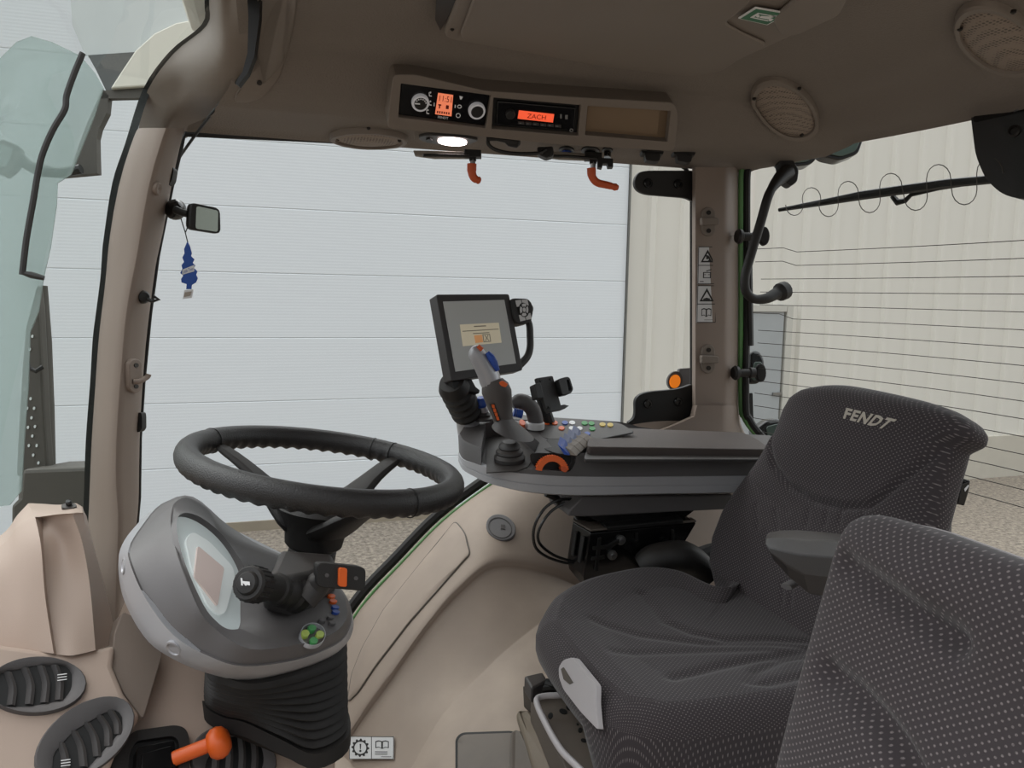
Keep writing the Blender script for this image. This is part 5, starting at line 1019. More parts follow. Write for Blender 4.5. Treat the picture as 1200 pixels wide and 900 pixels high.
m = MB(); m.poly(DPc, [(150, 690), (260, 690), (300, 780), (405, 850), (395, 880), (392, 940), (100, 940), (130, 860), (150, 838), (160, 767)], -0.12, 0.0); m.build('centre_panel', beige, db, smooth=40, bevel=0.006)
pod_old = [[(-70, 672, 1.10), (0, 630, 1.12), (17, 607, 1.14), (32, 590, 1.16), (62, 591, 1.16), (90, 590, 1.15), (97, 598, 1.17)], [(-70, 684, 1.06), (0, 641, 1.07), (20, 617, 1.09), (40, 602, 1.10), (66, 603, 1.09), (90, 600, 1.09), (102, 610, 1.14)], [(-70, 710, 1.045), (0, 680, 1.05), (25, 660, 1.055), (50, 642, 1.055), (70, 636, 1.07), (97, 630, 1.085), (112, 650, 1.14)],
       [(-70, 735, 1.03), (0, 720, 1.04), (30, 714, 1.035), (58, 706, 1.03), (84, 694, 1.055), (112, 682, 1.085), (129, 704, 1.14)], [(-70, 748, 1.025), (0, 757, 1.025), (40, 763, 1.02), (79, 768, 1.01), (100, 765, 1.03), (122, 759, 1.06), (137, 752, 1.11)]]
pod = [[(-70, 672, 1.14), (0, 628, 1.16), (20, 604, 1.17), (33, 590, 1.18), (52, 591, 1.18), (70, 592, 1.18), (90, 590, 1.18), (97, 594, 1.18), (98, 600, 1.18)],
       [(-70, 680, 1.09), (0, 638, 1.10), (22, 612, 1.11), (40, 604, 1.11), (47, 604, 1.105), (66, 602, 1.09), (88, 600, 1.085), (97, 600, 1.10), (101, 604, 1.14)],
       [(-70, 684, 1.075), (0, 644, 1.085), (22, 620, 1.09), (42, 610, 1.09), (50, 611, 1.115), (66, 607, 1.10), (86, 605, 1.085), (98, 605, 1.10), (103, 611, 1.14)],
       [(-70, 705, 1.055), (0, 670, 1.06), (24, 650, 1.06), (48, 640, 1.055), (51, 640, 1.08), (74, 637, 1.10), (96, 634, 1.085), (102, 634, 1.10), (112, 648, 1.14)],
       [(-70, 735, 1.035), (0, 715, 1.04), (28, 708, 1.035), (53, 700, 1.035), (56, 700, 1.052), (80, 694, 1.065), (105, 684, 1.075), (108, 684, 1.09), (126, 700, 1.14)],
       [(-70, 752, 1.025), (0, 757, 1.025), (35, 762, 1.02), (63, 766, 1.015), (66, 767, 1.022), (85, 768, 1.025), (112, 762, 1.045), (116, 761, 1.06), (137, 752, 1.11)]]
def smooth_row(L_):
    a = catmull(L_[:4], 5); c = catmull(L_[4:7], 5); return a+c+L_[7:]
rows = [smooth_row([D(*q) for q in r]) for r in pod]; rr = [catmull([r[i] for r in rows], 5) for i in range(len(rows[0]))]
m = MB(); m.grid(rr)
m.grid([rows[0], [p+V((-0.03, 0.12, -0.03)) for p in rows[0]]])
pc = m.build('pod_cover', beige, db, smooth=32)
dpp = PN(D(80, 597, 1.12), (0.05, -0.35, 0.94)); m = MB(); m.poly(dpp, ell(81, 594.5, 9, 3.2, -3, 20), -0.004, 0.003); sn = m.build('sensor', K['charcoal_dark'], pc, smooth=0)
m = MB(); m.poly(dpp, ell(81, 593.5, 4, 2.2, -3, 14), 0.003, 0.010); m.build('sensor_cap', K['black'], sn, bevel=0.002)
def vent(pl, outer, inner, slats, label, mark=None):
    t = thing('air_vent', pl.at(*outer[0]), label, 'air vent', 'air vents in the dashboard')
    m = MB(); n = len(outer); cx = sum(p[0] for p in inner)/len(inner); cy = sum(p[1] for p in inner)/len(inner)
    def hit(poly, a):
        best = None; d = (math.cos(a), math.sin(a))
        for (x0, y0), (x1, y1) in zip(poly, poly[1:]+poly[:1]):
            ex_, ey_ = x1-x0, y1-y0; den = d[0]*ey_-d[1]*ex_
            if abs(den) < 1e-9: continue
            s = ((x0-cx)*ey_-(y0-cy)*ex_)/den; u = ((x0-cx)*d[1]-(y0-cy)*d[0])/den
            if s > 0 and -1e-6 <= u <= 1+1e-6: best = s if best is None else max(best, s)
        return (cx+d[0]*best, cy+d[1]*best)
    A_ = [2*math.pi*i/48 for i in range(48)]; o = [hit(outer, a) for a in A_]; i_ = [hit(inner, a) for a in A_]; mid = [((x0*0.35+x1*0.65), (y0*0.35+y1*0.65)) for (x0, y0), (x1, y1) in zip(o, i_)]
    m.loft([[pl.at(*p, -0.006) for p in o], [pl.at(*p, 0.006) for p in o], [pl.at(x*0.97+cx*0.03, y*0.97+cy*0.03, 0.009) for x, y in o], [pl.at(*p, 0.007) for p in mid], [pl.at(*p, 0.003) for p in i_], [pl.at(*p, -0.0) for p in i_]], caps=(False, False)); m.build('bezel', K['charcoal'], t, smooth=40)
    m = MB(); m.poly(pl, i_, 0.0005, 0.0015); m.build('cavity', K['pin_black'], t, smooth=0)
    for s in slats:
        m = MB(); P_ = catmull([pl.at(x, y, 0.006) for x, y in s], 3); Pb = [p-pl.n*0.004 for p in P_]; sd = (pl.at(s[0][0]+5, s[0][1]+1)-pl.at(*s[0])).normalized(); rg = [[p+sd*0.005, p+sd*0.001+pl.n*0.0012, p-sd*0.0045-pl.n*0.004, p-sd*0.002-pl.n*0.0045] for p in P_]
        m.loft(rg); m.build('slat', K['charcoal_dark'], t, smooth=40)
    if mark:
        m = MB()
        for k in range(3): x, y = mark; m.poly(pl, [(x, y+3.2*k), (x+11, y-1.5+3.2*k), (x+11, y-0.6+3.2*k), (x, y+0.9+3.2*k)], 0.0085, 0.0092)
        m.build('mark', K['icon_white'], t, smooth=0)
vent(DP1, ell(42, 805.5, 59, 33.5, -3, 40), rrect([(-30, 800), (0, 790), (40, 781), (76, 780), (84, 788), (84, 808), (74, 822), (35, 829), (-30, 831)], 5), [[(-14, 796), (-10, 812), (-12, 829)], [(8, 789), (14, 808), (12, 828)], [(28, 784), (35, 804), (33, 827)], [(47, 782), (53, 802), (51, 825)], [(63, 781), (69, 800), (68, 822)]], 'uppermost oval air vent at the left edge of the dashboard', (66, 794))
vent(DP1, ell(98, 868, 67, 38, -36, 40), rrect([(60, 915), (62, 884), (85, 858), (122, 836), (136, 832), (144, 842), (141, 858), (118, 884), (90, 915)], 5), [[(70, 872), (75, 888), (76, 910)], [(85, 858), (94, 876), (97, 900)], [(100, 848), (110, 866), (113, 888)], [(115, 840), (125, 856), (126, 876)], [(128, 834), (136, 848), (137, 862)]], 'middle oval air vent tilted below the uppermost one', (70, 894))
vent(DPc, ell(272, 892, 51, 40, 12, 40), rrect([(238, 930), (240, 895), (255, 868), (280, 862), (305, 872), (309, 890), (300, 930)], 6), [[(250, 868), (252, 890), (248, 925)], [(266, 864), (268, 890), (264, 925)], [(281, 864), (283, 890), (279, 925)], [(296, 868), (298, 890), (294, 925)]], 'right hand air vent behind the orange lever')
lv = thing('parking_lever', DPc.at(170, 895), 'orange T-shaped parking lever in its black gate', 'lever')
m = MB(); go = rrect([(120, 930), (135, 882), (155, 860), (205, 853), (217, 858), (221, 880), (218, 930)], 8); gi = rrect([(146, 930), (150, 888), (158, 872), (200, 866), (207, 871), (208, 890), (204, 930)], 5)
m.ring(DPc, go, gi, -0.01, 0.012); m.build('gate_frame', K['black_soft'], lv, bevel=0.003)
m = MB(); m.poly(DPc, gi, -0.004, 0.002); m.build('gate_floor', K['black'], lv, smooth=0)
m = MB(); m.poly(DPc, rrect([(153, 930), (156, 884), (200, 874), (202, 930)], 5), 0.002, 0.024); m.poly(DPc, rrect([(160, 930), (161, 892), (196, 882), (196, 930)], 3), 0.024, 0.027); m.build('lever_block', K['black_gloss'], lv, bevel=0.003)
m = MB(); m.tube([DPc.ex(204, 889, 0.02), DPc.ex(247, 872, 0.045)], 0.0098, 18); m.build('shaft', K['orange'], lv)
m = MB(); hc = DPc.ex(256, 870.5, 0.05); ax = (DPc.ex(247, 872, 0.045)-DPc.ex(204, 889, 0.02)).normalized(); m.lathe(hc-ax*0.013, ax, [(0.007, 0), (0.016, 0.001), (0.0205, 0.007), (0.0215, 0.014), (0.0195, 0.021), (0.013, 0.027), (0, 0.029)], 26); m.build('knob', K['orange'], lv, smooth=80)
# fittings on the fender
def wall_plane(px, py, Y, n): return PN(PY(px, py, Y), n)
UP = Plane(PY(413, 727, 1.86), PY(560, 600, 1.80), PY(455, 798, 1.60))
def on_wall(px, py):
    """where a sight line meets the fender"""
    dg = bpy.context.evaluated_depsgraph_get(); ok, loc, n, *_ = bpy.data.objects['wall_right'].evaluated_get(dg).ray_cast(CAM-bpy.data.objects['wall_right'].location, ray(px, py).normalized())
    return loc+bpy.data.objects['wall_right'].location, (n if n.dot(CAM-loc) > 0 else -n)
bpy.context.view_layer.update()
cvp = rrect([(408, 823), (413, 790), (425, 760), (450, 715), (490, 665), (534, 611), (545, 625), (551, 650), (545, 656), (480, 730), (440, 782), (420, 812)], 5)
cxv = sum(p[0] for p in cvp)/len(cvp); cyv = sum(p[1] for p in cvp)/len(cvp)
m = MB(); drape(m, cvp, 0.0, 0.0042, on_wall); fcv = tag(m.build('fender_cover', fender_m, smooth=40), 'long beige cover panel on the fender beside the side window', 'cover panel')
sp2 = []
for (xa, ya), (xb, yb) in zip(cvp, cvp[1:]+cvp[:1]):
    k_ = max(1, int(math.hypot(xb-xa, yb-ya)/6))
    for i in range(k_): q_, n2 = on_wall(xa+(xb-xa)*i/k_, ya+(yb-ya)*i/k_); sp2.append(q_+n2*0.0015)
m = MB(); m.tube(sp2, 0.0019, 6, closed=True); m.build('seam', K['base_grey'], fcv)
cpn, cn = on_wall(587, 619); cpl = PN(cpn, cn)
cap = thing('round_cap', cpn, 'round grey cap with a square key hole on the fender', 'cap')
m = MB(); m.poly(cpl, ell(587, 619, 18, 14.5, 28, 32), -0.02, 0.005); m.build('cap_disc', K['cluster_grey'], cap, bevel=0.002)
m = MB(); m.ring(cpl, ell(586, 620, 14.5, 11.5, 28, 32), ell(586, 620, 13.6, 10.8, 28, 32), 0.005, 0.0062); m.poly(cpl, [(587, 616.5), (592, 617), (592, 622), (587, 621.5)], 0.005, 0.0068); m.build('key_slot', K['charcoal_dark'], cap, smooth=0)
ws_p, ws_n = on_wall(436, 877); WSP = PN(ws_p+ws_n*0.004, ws_n)
def dr3(m, q, a, b_):
    o = []
    for k in range(48): r = 0.40 if (k % 4) < 2 else 0.33; o.append(bil(q, 0.25+r*0.5*math.cos(2*math.pi*k/48), 0.5+r*math.sin(2*math.pi*k/48)))
    i = [bil(q, 0.25+0.27*0.5*math.cos(2*math.pi*k/48), 0.5+0.27*math.sin(2*math.pi*k/48)) for k in range(48)]
    m.ring(WSP, o, i, a, b_); m.poly(WSP, [bil(q, *p) for p in ((0.235, 0.33), (0.265, 0.33), (0.257, 0.56), (0.243, 0.56))], a, b_); m.poly(WSP, ell(*bil(q, 0.25, 0.64), 1.3, 1.3, 0, 8), a, b_)
    for r in ((0, 0, 1, 0.02), (0, 0.98, 1, 1), (0, 0, 0.01, 1), (0.99, 0, 1, 1), (0.495, 0, 0.505, 1)): m.poly(WSP, sub(q, *r), a, b_)
    book(m, WSP, q, 0.74, 0.36, 0.15, 0.19, a, b_)
    for v in (0.66, 0.76): m.poly(WSP, sub(q, 0.58, v, 0.86, v+0.03), a, b_)
    m.poly(WSP, sub(q, 0.72, 0.88, 0.95, 0.90), a, b_)
sticker(WSP, [(410, 863), (462, 863.5), (462, 890), (410, 890)], 'white warning sticker with gear and book symbols low on the fender', dr3)
sp_, sn_ = on_wall(509, 878); SPp = PN(sp_, sn_)
m = MB(); m.lathe(sp_, sn_, [(0.016, -0.004), (0.016, 0.002), (0.012, 0.003), (0.010, 0.001), (0.004, 0.003), (0, 0.003)], 20); tag(m.build('floor_fastener', fender_m), 'round beige fastener on the floor edge near the seat base', 'fastener')
if 0:
    for n_, q in (('DP1', DP1), ('DPc', DPc)):
        for px, py in ((136, 756), (166, 838), (189, 767), (168, 840), (133, 780)): print(n_, px, py, round((q.at(px, py)-CAM).dot(FV), 3))
# ------------------------------------------------------------------ seats
def seg_d(p, a, b_):
    ax_, ay_ = a; bx_, by_ = b_; dx, dy = bx_-ax_, by_-ay_; l = dx*dx+dy*dy
    t = 0 if l < 1e-12 else max(0, min(1, ((p[0]-ax_)*dx+(p[1]-ay_)*dy)/l)); return math.hypot(p[0]-ax_-dx*t, p[1]-ay_-dy*t)
def groove(p, gs):
    s = 0
    for pts, dep, wid in gs:
        d = min(seg_d(p, a, b_) for a, b_ in zip(pts, pts[1:]))
        if d < wid*3.2: s -= dep*math.exp(-(d/wid)**2)
    return s
def interp(x, tab):
    if x <= tab[0][0]: return tab[0][1]
    for (a, va), (c, vc) in zip(tab, tab[1:]):
        if x <= c: return va+(vc-va)*(x-a)/max(1e-9, c-a)
    return tab[-1][1]
def spow(v, e): return math.copysign(abs(v)**e, v)
def pillow(O, a, H, N, wtab, ttab, h0, h1, gs, shape=None, nh=80, nr=150, ex=3.2, uvoff=(0, 0), wright=None):
    m = MB(); m.uv = []; rings = []
    hs = [h0+(h1-h0)*math.sin(math.pi/2*(i/nh))**1.0 if False else h0+(h1-h0)*i/nh for i in range(nh+1)]
    hs = [h for h in hs[:-3]]+[h1-(h1-hs[-4])*q for q in (0.75, 0.55, 0.38, 0.24, 0.13, 0.05, 0.01, 0.0)]
    for h in hs:
        w = interp(h, wtab); T = interp(h, ttab); wr = interp(h, wright) if wright else w
        e = max(0.0, (h-(h1-0.05))/0.05); T *= math.sqrt(max(0.0004, 1-e*e))
        ring = []; pr = None; s = 0
        P2 = [((wr if math.cos(q) > 0 else w)*spow(math.cos(q), 2/ex), T*spow(math.sin(q), 2/ex)) for q in [-math.pi/2+2*math.pi*i/nr for i in range(nr)]]
        # even spacing along the outline
        cum = [0]
        for i in range(nr): x0, y0 = P2[i]; x1, y1 = P2[(i+1) % nr]; cum.append(cum[-1]+math.hypot(x1-x0, y1-y0))
        tot = cum[-1]; k = 0
        for i in range(nr):
            g_ = tot*i/nr
            while cum[k+1] < g_ and k < nr-1: k += 1
            f_ = (g_-cum[k])/max(1e-9, cum[k+1]-cum[k]); x0, y0 = P2[k]; x1, y1 = P2[(k+1) % nr]; x, y = x0+(x1-x0)*f_, y0+(y1-y0)*f_
            front = max(0, y/max(T, 1e-6)); d = groove((x, h), gs)*front
            if shape: d += shape(x/max(w if x < 0 else wr, 1e-6), h)*front
            ring.append(O+a*x+H*h+N*(y+d)); m.uv.append((x+(y-T)*(1 if x > 0 else -1) + uvoff[0], h+uvoff[1]))
        rings.append(ring)
    m.loft(rings); return m
ds = thing('driver_seat', W(0.70, 1.165, -0.70), 'charcoal dotted cloth driver seat with lettered headrest', 'seat')
O1 = W(0.905, 1.165, -0.60); H1 = V((0.16, 0, 0.43)).normalized(); a1 = V((0, -1, 0)); N1 = V((-H1.z, 0, H1.x))
BP_ = PN(O1, N1)
def loc1(x, y): p = BP_.at(x, y)-O1; return (p.dot(a1), p.dot(H1))
edge = [loc1(x, y) for x, y in ((848, 690), (840, 660), (843, 632), (855, 602), (868, 580), (898, 538), (912, 516), (922, 500), (927, 486), (936, 472), (950, 462.5), (972, 457), (1003, 455))]
wt = [(-0.10, 0.24)]+[(h, max(0.01, -x)) for x, h in edge]; wt.sort(); HT1 = max(h for x, h in edge)
wt = [(h, w) for h, w in wt if h < HT1-0.002]+[(HT1, 0.05)]
tt = [(-0.1, 0.05), (0.15, 0.055), (HT1-0.20, 0.045), (HT1-0.15, 0.05), (HT1, 0.06)]
gs1 = [([loc1(*p) for p in ((922, 503), (918, 525), (924, 552), (942, 576), (972, 593), (1005, 601), (1036, 600), (1060, 586), (1090, 562), (1115, 538), (1134, 520))], 0.012, 0.006)]
for p in (((903, 598), (907, 625)), ((925, 604), (929, 626)), ((963, 604), (962, 622)), ((985, 606), (983, 622)), ((1003, 606), (1000, 622)), ((880, 552), (912, 586), (940, 606)), ((935, 690), (934, 712)), ((946, 690), (944, 716)), ((1030, 606), (1026, 630))): gs1.append(([loc1(*q) for q in p], 0.003, 0.004))
def shp1(u, h): return -0.016*(1-u*u)*max(0, min(1, (HT1-0.17-h)/0.08))+0.008*(1-u*u)*max(0, min(1, (h-(HT1-0.17))/0.05))
wr_ = sorted([(h, x) for x, h in [loc1(*p) for p in ((1098, 680), (1106, 620), (1116, 575), (1124, 545), (1128, 528), (1147, 519), (1150, 508), (1143, 496), (1122, 483), (1095, 474), (1062, 464), (1020, 456.5))]])
wr_ = [(-0.1, 0.24)]+[(h, x) for h, x in wr_ if h < HT1-0.002]+[(HT1, 0.05)]
bk_ = pillow(O1, a1, H1, N1, wt, tt, -0.1, HT1, gs1, shp1, 110, 200, wright=wr_).build('backrest', seat_m, ds, smooth=80)
wsh = [(h, max(0.02, w-0.004)) for h, w in wt if h < HT1-0.12]+[(HT1-0.10, 0.19), (HT1-0.04, 0.16)]
shl = pillow(O1-N1*0.062, a1, H1, N1, wsh, [(-0.1, 0.035), (HT1, 0.03)], -0.1, HT1-0.035, [], None, 40, 60).build('back_shell', K['black_soft'], ds, smooth=60)
SWP = PN(PY(1127, 575, 0.93), (-0.3, -1, 0.05))
m = MB(); m.poly(SWP, [(1119, 590), (1124, 566), (1135, 562), (1133, 575), (1128, 592)], -0.02, 0.006); swt = m.build('rocker_switch', K['black_gloss'], ds, bevel=0.002)
m = MB(); m.poly(SWP, [(1127, 572), (1132, 567), (1132, 569), (1128, 575)], 0.0062, 0.0075); m.build('switch_mark', K['icon_white'], swt, smooth=0)
bpy.context.view_layer.update()
fb = on_obj(bk_)
c = MB(); cu = bpy.data.curves.new('l', 'FONT'); cu.body = 'FENDT'; cu.offset = 0.04; cu.space_character = 1.14; cu.resolution_u = 2; oo = bpy.data.objects.new('l', cu); col.objects.link(oo); bpy.context.view_layer.update()
me = bpy.data.meshes.new_from_object(oo.evaluated_get(bpy.context.evaluated_depsgraph_get())); tv_ = [v.co.copy() for v in me.vertices]; tf_ = [tuple(p.vertices) for p in me.polygons]; bpy.data.objects.remove(oo)
x0, x1 = min(v.x for v in tv_), max(v.x for v in tv_); y0, y1 = min(v.y for v in tv_), max(v.y for v in tv_)
qf_ = [(992.5, 478), (1052, 492), (1037, 503.5), (988.5, 490.5)]; n_mid = fb(1018, 491)[1]; pfl = PN(fb(1018, 491)[0]+n_mid*0.002, n_mid)
m = MB(); pts_ = []
for v in tv_:
    x, y = bil(qf_, (v.x-x0)/(x1-x0), 1-(v.y-y0)/(y1-y0)); p, n = fb(x, y); pts_.append(p+n_mid*0.0015)
m.add(pts_, tf_); m.build('emblem_lettering', K['emblem'], bk_, smooth=0)
# cushion
ZT = -0.565
front = [PZ(x, y, ZT) for x, y in ((848, 684), (800, 666), (755, 661), (700, 670.5), (665, 683), (642, 700), (633, 718))]
cpl_ = [(p.x, p.y) for p in front]+[(0.437, 1.20), (0.432, 1.08), (0.436, 0.98), (0.455, 0.91), (0.52, 0.872), (0.65, 0.862), (0.80, 0.865), (0.90, 0.88), (0.955, 0.93), (0.97, 1.05), (0.97, 1.2), (0.96, 1.34), (0.93, 1.42)]
ol = [(p.x, p.y) for p in catmull([V((x, y, 0)) for x, y in cpl_], 8, closed=True)]
ol2 = []; cum = [0]
for i in range(len(ol)): a_, b_ = ol[i], ol[(i+1) % len(ol)]; cum.append(cum[-1]+math.hypot(b_[0]-a_[0], b_[1]-a_[1]))
NR = 300; k = 0
for i in range(NR):
    g_ = cum[-1]*i/NR
    while cum[k+1] < g_: k += 1
    f_ = (g_-cum[k])/(cum[k+1]-cum[k]); a_, b_ = ol[k], ol[(k+1) % len(ol)]; ol2.append((a_[0]+(b_[0]-a_[0])*f_, a_[1]+(b_[1]-a_[1])*f_))
nor = []
for i in range(NR): a_, b_ = ol2[i-1], ol2[(i+1) % NR]; dx, dy = b_[0]-a_[0], b_[1]-a_[1]; l = math.hypot(dx, dy); nor.append((dy/l, -dx/l))
cx = sum(p[0] for p in ol2)/NR; cy = sum(p[1] for p in ol2)/NR
if (ol2[0][0]-cx)*nor[0][0]+(ol2[0][1]-cy)*nor[0][1] < 0: nor = [(-x, -y) for x, y in nor]
def zxy(x, y): p = PZ(x, y, ZT); return (p.x, p.y)
gc = [([zxy(*p) for p in g], d, w) for g, d, w in (([(752, 690), (780, 720), (812, 733), (850, 741), (900, 741), (950, 745)], 0.0045, 0.011), ([(695, 720), (750, 736), (825, 746), (900, 747), (960, 752)], 0.0035, 0.011), ([(720, 758), (800, 756), (900, 754)], 0.003, 0.011),
      ([(790, 790), (840, 776), (883, 767), (950, 755)], 0.006, 0.012), ([(945, 792), (900, 802), (881, 800), (885, 785), (917, 768), (955, 762)], 0.005, 0.011), ([(655, 757), (665, 768), (680, 775)], 0.004, 0.006))]
m = MB(); m.uv = []; rings = []
lev = [(-0.03, -0.652, 0.150), (-0.012, -0.650, 0.130), (0.0, -0.642, 0.115), (0.005, -0.625, 0.095), (0.005, -0.60, 0.068), (0.0, -0.585, 0.045), (-0.006, -0.574, 0.028), (-0.016, -0.566, 0.012), (-0.028, -0.562, 0.0)]
for off_, z, s in lev:
    for (x, y), (nx_, ny_) in zip(ol2, nor): m.uv.append((x+nx_*(off_*0+s), y+ny_*s))
    rings.append([W(x+nx_*off_, y+ny_*off_, z-(0.012*max(0, 0.5-x)/0.07 if z > -0.6 else 0)-(0.11*min(1, max(0, (1.0-y)/0.07))*min(1, max(0, (-0.60-z)/0.05)))) for (x, y), (nx_, ny_) in zip(ol2, nor)])
inn = [(x+nx_*-0.028, y+ny_*-0.028) for (x, y), (nx_, ny_) in zip(ol2, nor)]
for j in range(1, 81):
    f_ = j/80.0; rg = []
    for x, y in inn:
        X, Y = x+(cx-x)*f_*0.995, y+(cy-y)*f_*0.995
        side = abs(Y-1.16)/0.28; z = -0.562-0.016*(1-side**2)*min(1, f_*3)+0.010*math.sin(min(1, max(0, (X-0.44)/0.5))*math.pi)*0-(0.012*max(0, 0.5-X)/0.07)
        z += groove((X, Y), gc); rg.append(W(X, Y, z)); m.uv.append((X, Y))
    rings.append(rg)
m.loft(rings); m.build('seat_cushion', seat_m, ds, smooth=80)
rows = []
def sect(l1, l2, l3, l4): return [PY(l1[0], l1[1], 0.915), PY((l1[0]+l2[0])/2, (l1[1]+l2[1])/2-1, 0.88), PY(l2[0], l2[1], 0.855), PY(l3[0], l3[1], 0.835), PY((l3[0]+l4[0])/2-1, (l3[1]+l4[1])/2, 0.832), PY(l4[0], l4[1], 0.845), PY(l4[0]+8, l4[1]-6, 0.91)]
for q in (((898, 628), (896.5, 631), (897, 636), (899, 640)), ((901, 624), (902, 630), (902, 641), (905, 655)), ((914, 621.5), (920, 630), (919, 646), (925, 677)), ((934, 621), (939, 633), (938, 650), (948, 696)), ((960, 623), (962, 633), (962, 652), (966, 699)), ((1000, 627), (1000, 636), (1000, 655), (992, 698)), ((1080, 640), (1080, 648), (1080, 668), (1060, 705))): rows.append(sect(*q))
m = MB(); m.loft(rows); m.build('armrest', K['charcoal_dark'], ds, smooth=22, bevel=0.004, seg=3)
m = MB(); m.poly(PN(PY(925, 690, 0.9), (-1, -0.5, 0)), ell(923, 687, 7, 3, 20, 14), -0.02, 0.004); m.build('armrest_adjuster', K['charcoal'], ds)
# latch and base under the cushion
LPn = Plane(PX(660, 775, 0.428), PX(698, 805, 0.434), PX(700, 852, 0.424))
m = MB(); m.poly(LPn, rrect([(654.5, 782), (660, 773), (672, 770), (698.5, 803), (698, 824), (701, 856), (680, 834), (660, 808), (655, 794)], 4), -0.009, 0.0); lt = m.build('front_latch', K['grey_light'], ds, bevel=0.003, seg=3)
m = MB(); m.poly(LPn, [(658, 784), (661, 782), (672, 800), (668, 802), (661, 796)], 0.0, 0.0012); m.build('latch_slot', K['base_grey'], lt, smooth=0)
sbp = thing('seat_base', W(0.55, 1.1, -0.85), 'dusty grey seat suspension base with tan covers under the driver seat', 'seat base')
zb = -0.70
pl_ = [PZ(x, y, zb) for x, y in ((622, 806), (650, 796), (700, 790), (880, 800), (900, 980), (700, 980), (662, 900))]
m = MB(); m.prism(pl_, [p-V((0, 0, 0.12)) for p in pl_]); m.build('top_plate', K['base_grey'], sbp, smooth=0, bevel=0.003)
ZP = PN(W(0.5, 1.1, zb), (0, 0, 1)); m = MB()
for x, y, rx, ry in ((683, 849, 3.5, 2), (680, 856, 2.6, 3), (684, 868, 3.5, 2.2), (677, 849, 1.6, 1.2), (697, 853, 2.2, 2.6), (703, 886, 4, 2.4), (645, 839, 2.8, 4), (660, 834, 5, 3), (668, 830, 5, 3)): m.poly(ZP, ell(x, y, rx, ry, 20, 12), -0.002, 0.0008)
m.build('hole', K['pin_black'], sbp, smooth=0); bpy.context.object
m = MB(); a = [PY(x, y, 1.27) for x, y in ((612, 803), (622, 804), (627, 840), (613, 828))]; m.prism(a, [p+V((0.05, -0.10, -0.02)) for p in a]); m.build('corner_block', K['base_grey'], sbp, smooth=0, bevel=0.003)
m = MB(); bq_ = [PZ(x, y, -0.675) for x, y in ((614, 792), (636, 787), (642, 797), (623, 806))]; m.prism(bq_, [p-V((0, 0, 0.03)) for p in bq_]); m.build('black_clip', K['charcoal_dark'], sbp, bevel=0.004)
m = MB(); m.tube([PZ(632, 806, -0.69), PZ(645, 804, -0.685), PZ(662, 806, -0.685)], 0.010, 10); m.tube([PZ(640, 800, -0.68), PZ(652, 803, -0.68)], 0.008, 8); m.build('pivot', K['black'], sbp)
cv1 = [PY(x, y, Y) for x, y, Y in ((603, 836, 1.27), (609, 829, 1.27), (622, 832, 1.26), (640, 858, 1.17), (662, 900, 1.06), (690, 955, 0.95), (640, 960, 1.0), (612, 860, 1.2))]
m = MB(); m.prism(cv1, [p+V((0.05, 0.0, -0.16)) for p in cv1]); m.build('tan_cover', K['base_tan'], sbp, smooth=0, bevel=0.012, seg=3)
cv2 = [PY(x, y, Y) for x, y, Y in ((597, 858, 1.25), (604, 852, 1.25), (612, 857, 1.24), (640, 915, 1.1), (640, 960, 1.0), (600, 960, 1.1), (596, 890, 1.2))]
m = MB(); m.prism(cv2, [p+V((0.05, 0.0, -0.12)) for p in cv2]); m.build('lower_cover', K['tray_grey'], sbp, smooth=0, bevel=0.01, seg=3)
m = MB(); m.tube(catmull([PZ(x, y, -0.672) for x, y in ((668, 814), (650, 815), (636, 816), (629, 820), (631, 830), (637, 843), (648, 864), (660, 882), (680, 902), (700, 925))], 5), 0.0052, 12); tag(m.build('adjuster_bar', K['grey_light']), 'bent pale grey adjuster bar below the seat front', 'bar')
# passenger seat
ps = thing('passenger_seat', W(0.45, 0.33, -0.7), 'charcoal dotted passenger seat backrest close at the lower right', 'seat')
O2 = PY(920, 900, 0.63); tl2 = PY(1006, 612, 0.63); H2 = (tl2-O2); H2.y = 0; H2.normalize(); O2 = V((O2.x, 2.0*0+0.33, O2.z)); N2 = V((-H2.z, 0, H2.x)); BP2 = PN(O2, N2)
def loc2(x, y): p = BP2.at(x, y)-O2; return (p.dot(a1), p.dot(H2))
ed2 = [loc2(x, y) for x, y in ((918, 908), (934, 845), (955, 768), (974, 700), (988, 652), (998, 626), (1005, 613), (1018, 606), (1036, 603.5), (1070, 609))]
w2t = sorted([(h, -x) for x, h in ed2]); H2T = max(h for h, w in w2t); w2t = [(-0.25, w2t[0][1])]+[q for q in w2t if q[0] < H2T-0.001]+[(H2T, max(0.1, w2t[-1][1]-0.04))]
gs2 = [([loc2(*p) for p in ((1018, 665), (1045, 682), (1080, 706), (1115, 731), (1152, 756))], 0.024, 0.013), ([loc2(*p) for p in ((998, 793), (1030, 815), (1060, 845), (1085, 875), (1102, 902), (1130, 950))], 0.024, 0.013), ([loc2(*p) for p in ((1018, 650), (1060, 668), (1110, 695))], -0.010, 0.022)]
pillow(O2, a1, H2, N2, w2t, [(-0.3, 0.04), (H2T, 0.042)], -0.25, H2T, gs2, lambda u, h: 0.006*(1-u*u)*math.sin(h*26), 90, 170).build('backrest', seat_m, ps, smooth=80)
wsh2 = [(h, max(0.02, w+0.004)) for h, w in w2t]
pillow(O2-N2*0.046, a1, H2, N2, wsh2, [(-0.3, 0.008), (H2T, 0.008)], -0.25, H2T-0.002, [], None, 40, 80).build('back_shell', K['grey_light'], ps, smooth=60)
m = MB(); m.box(W(O2.x+0.12, 0.33, -0.72), (0.1, 0, 0), (0, 0.28, 0), (0, 0, 0.06)); m.build('mount', K['black_soft'], ps, bevel=0.02)
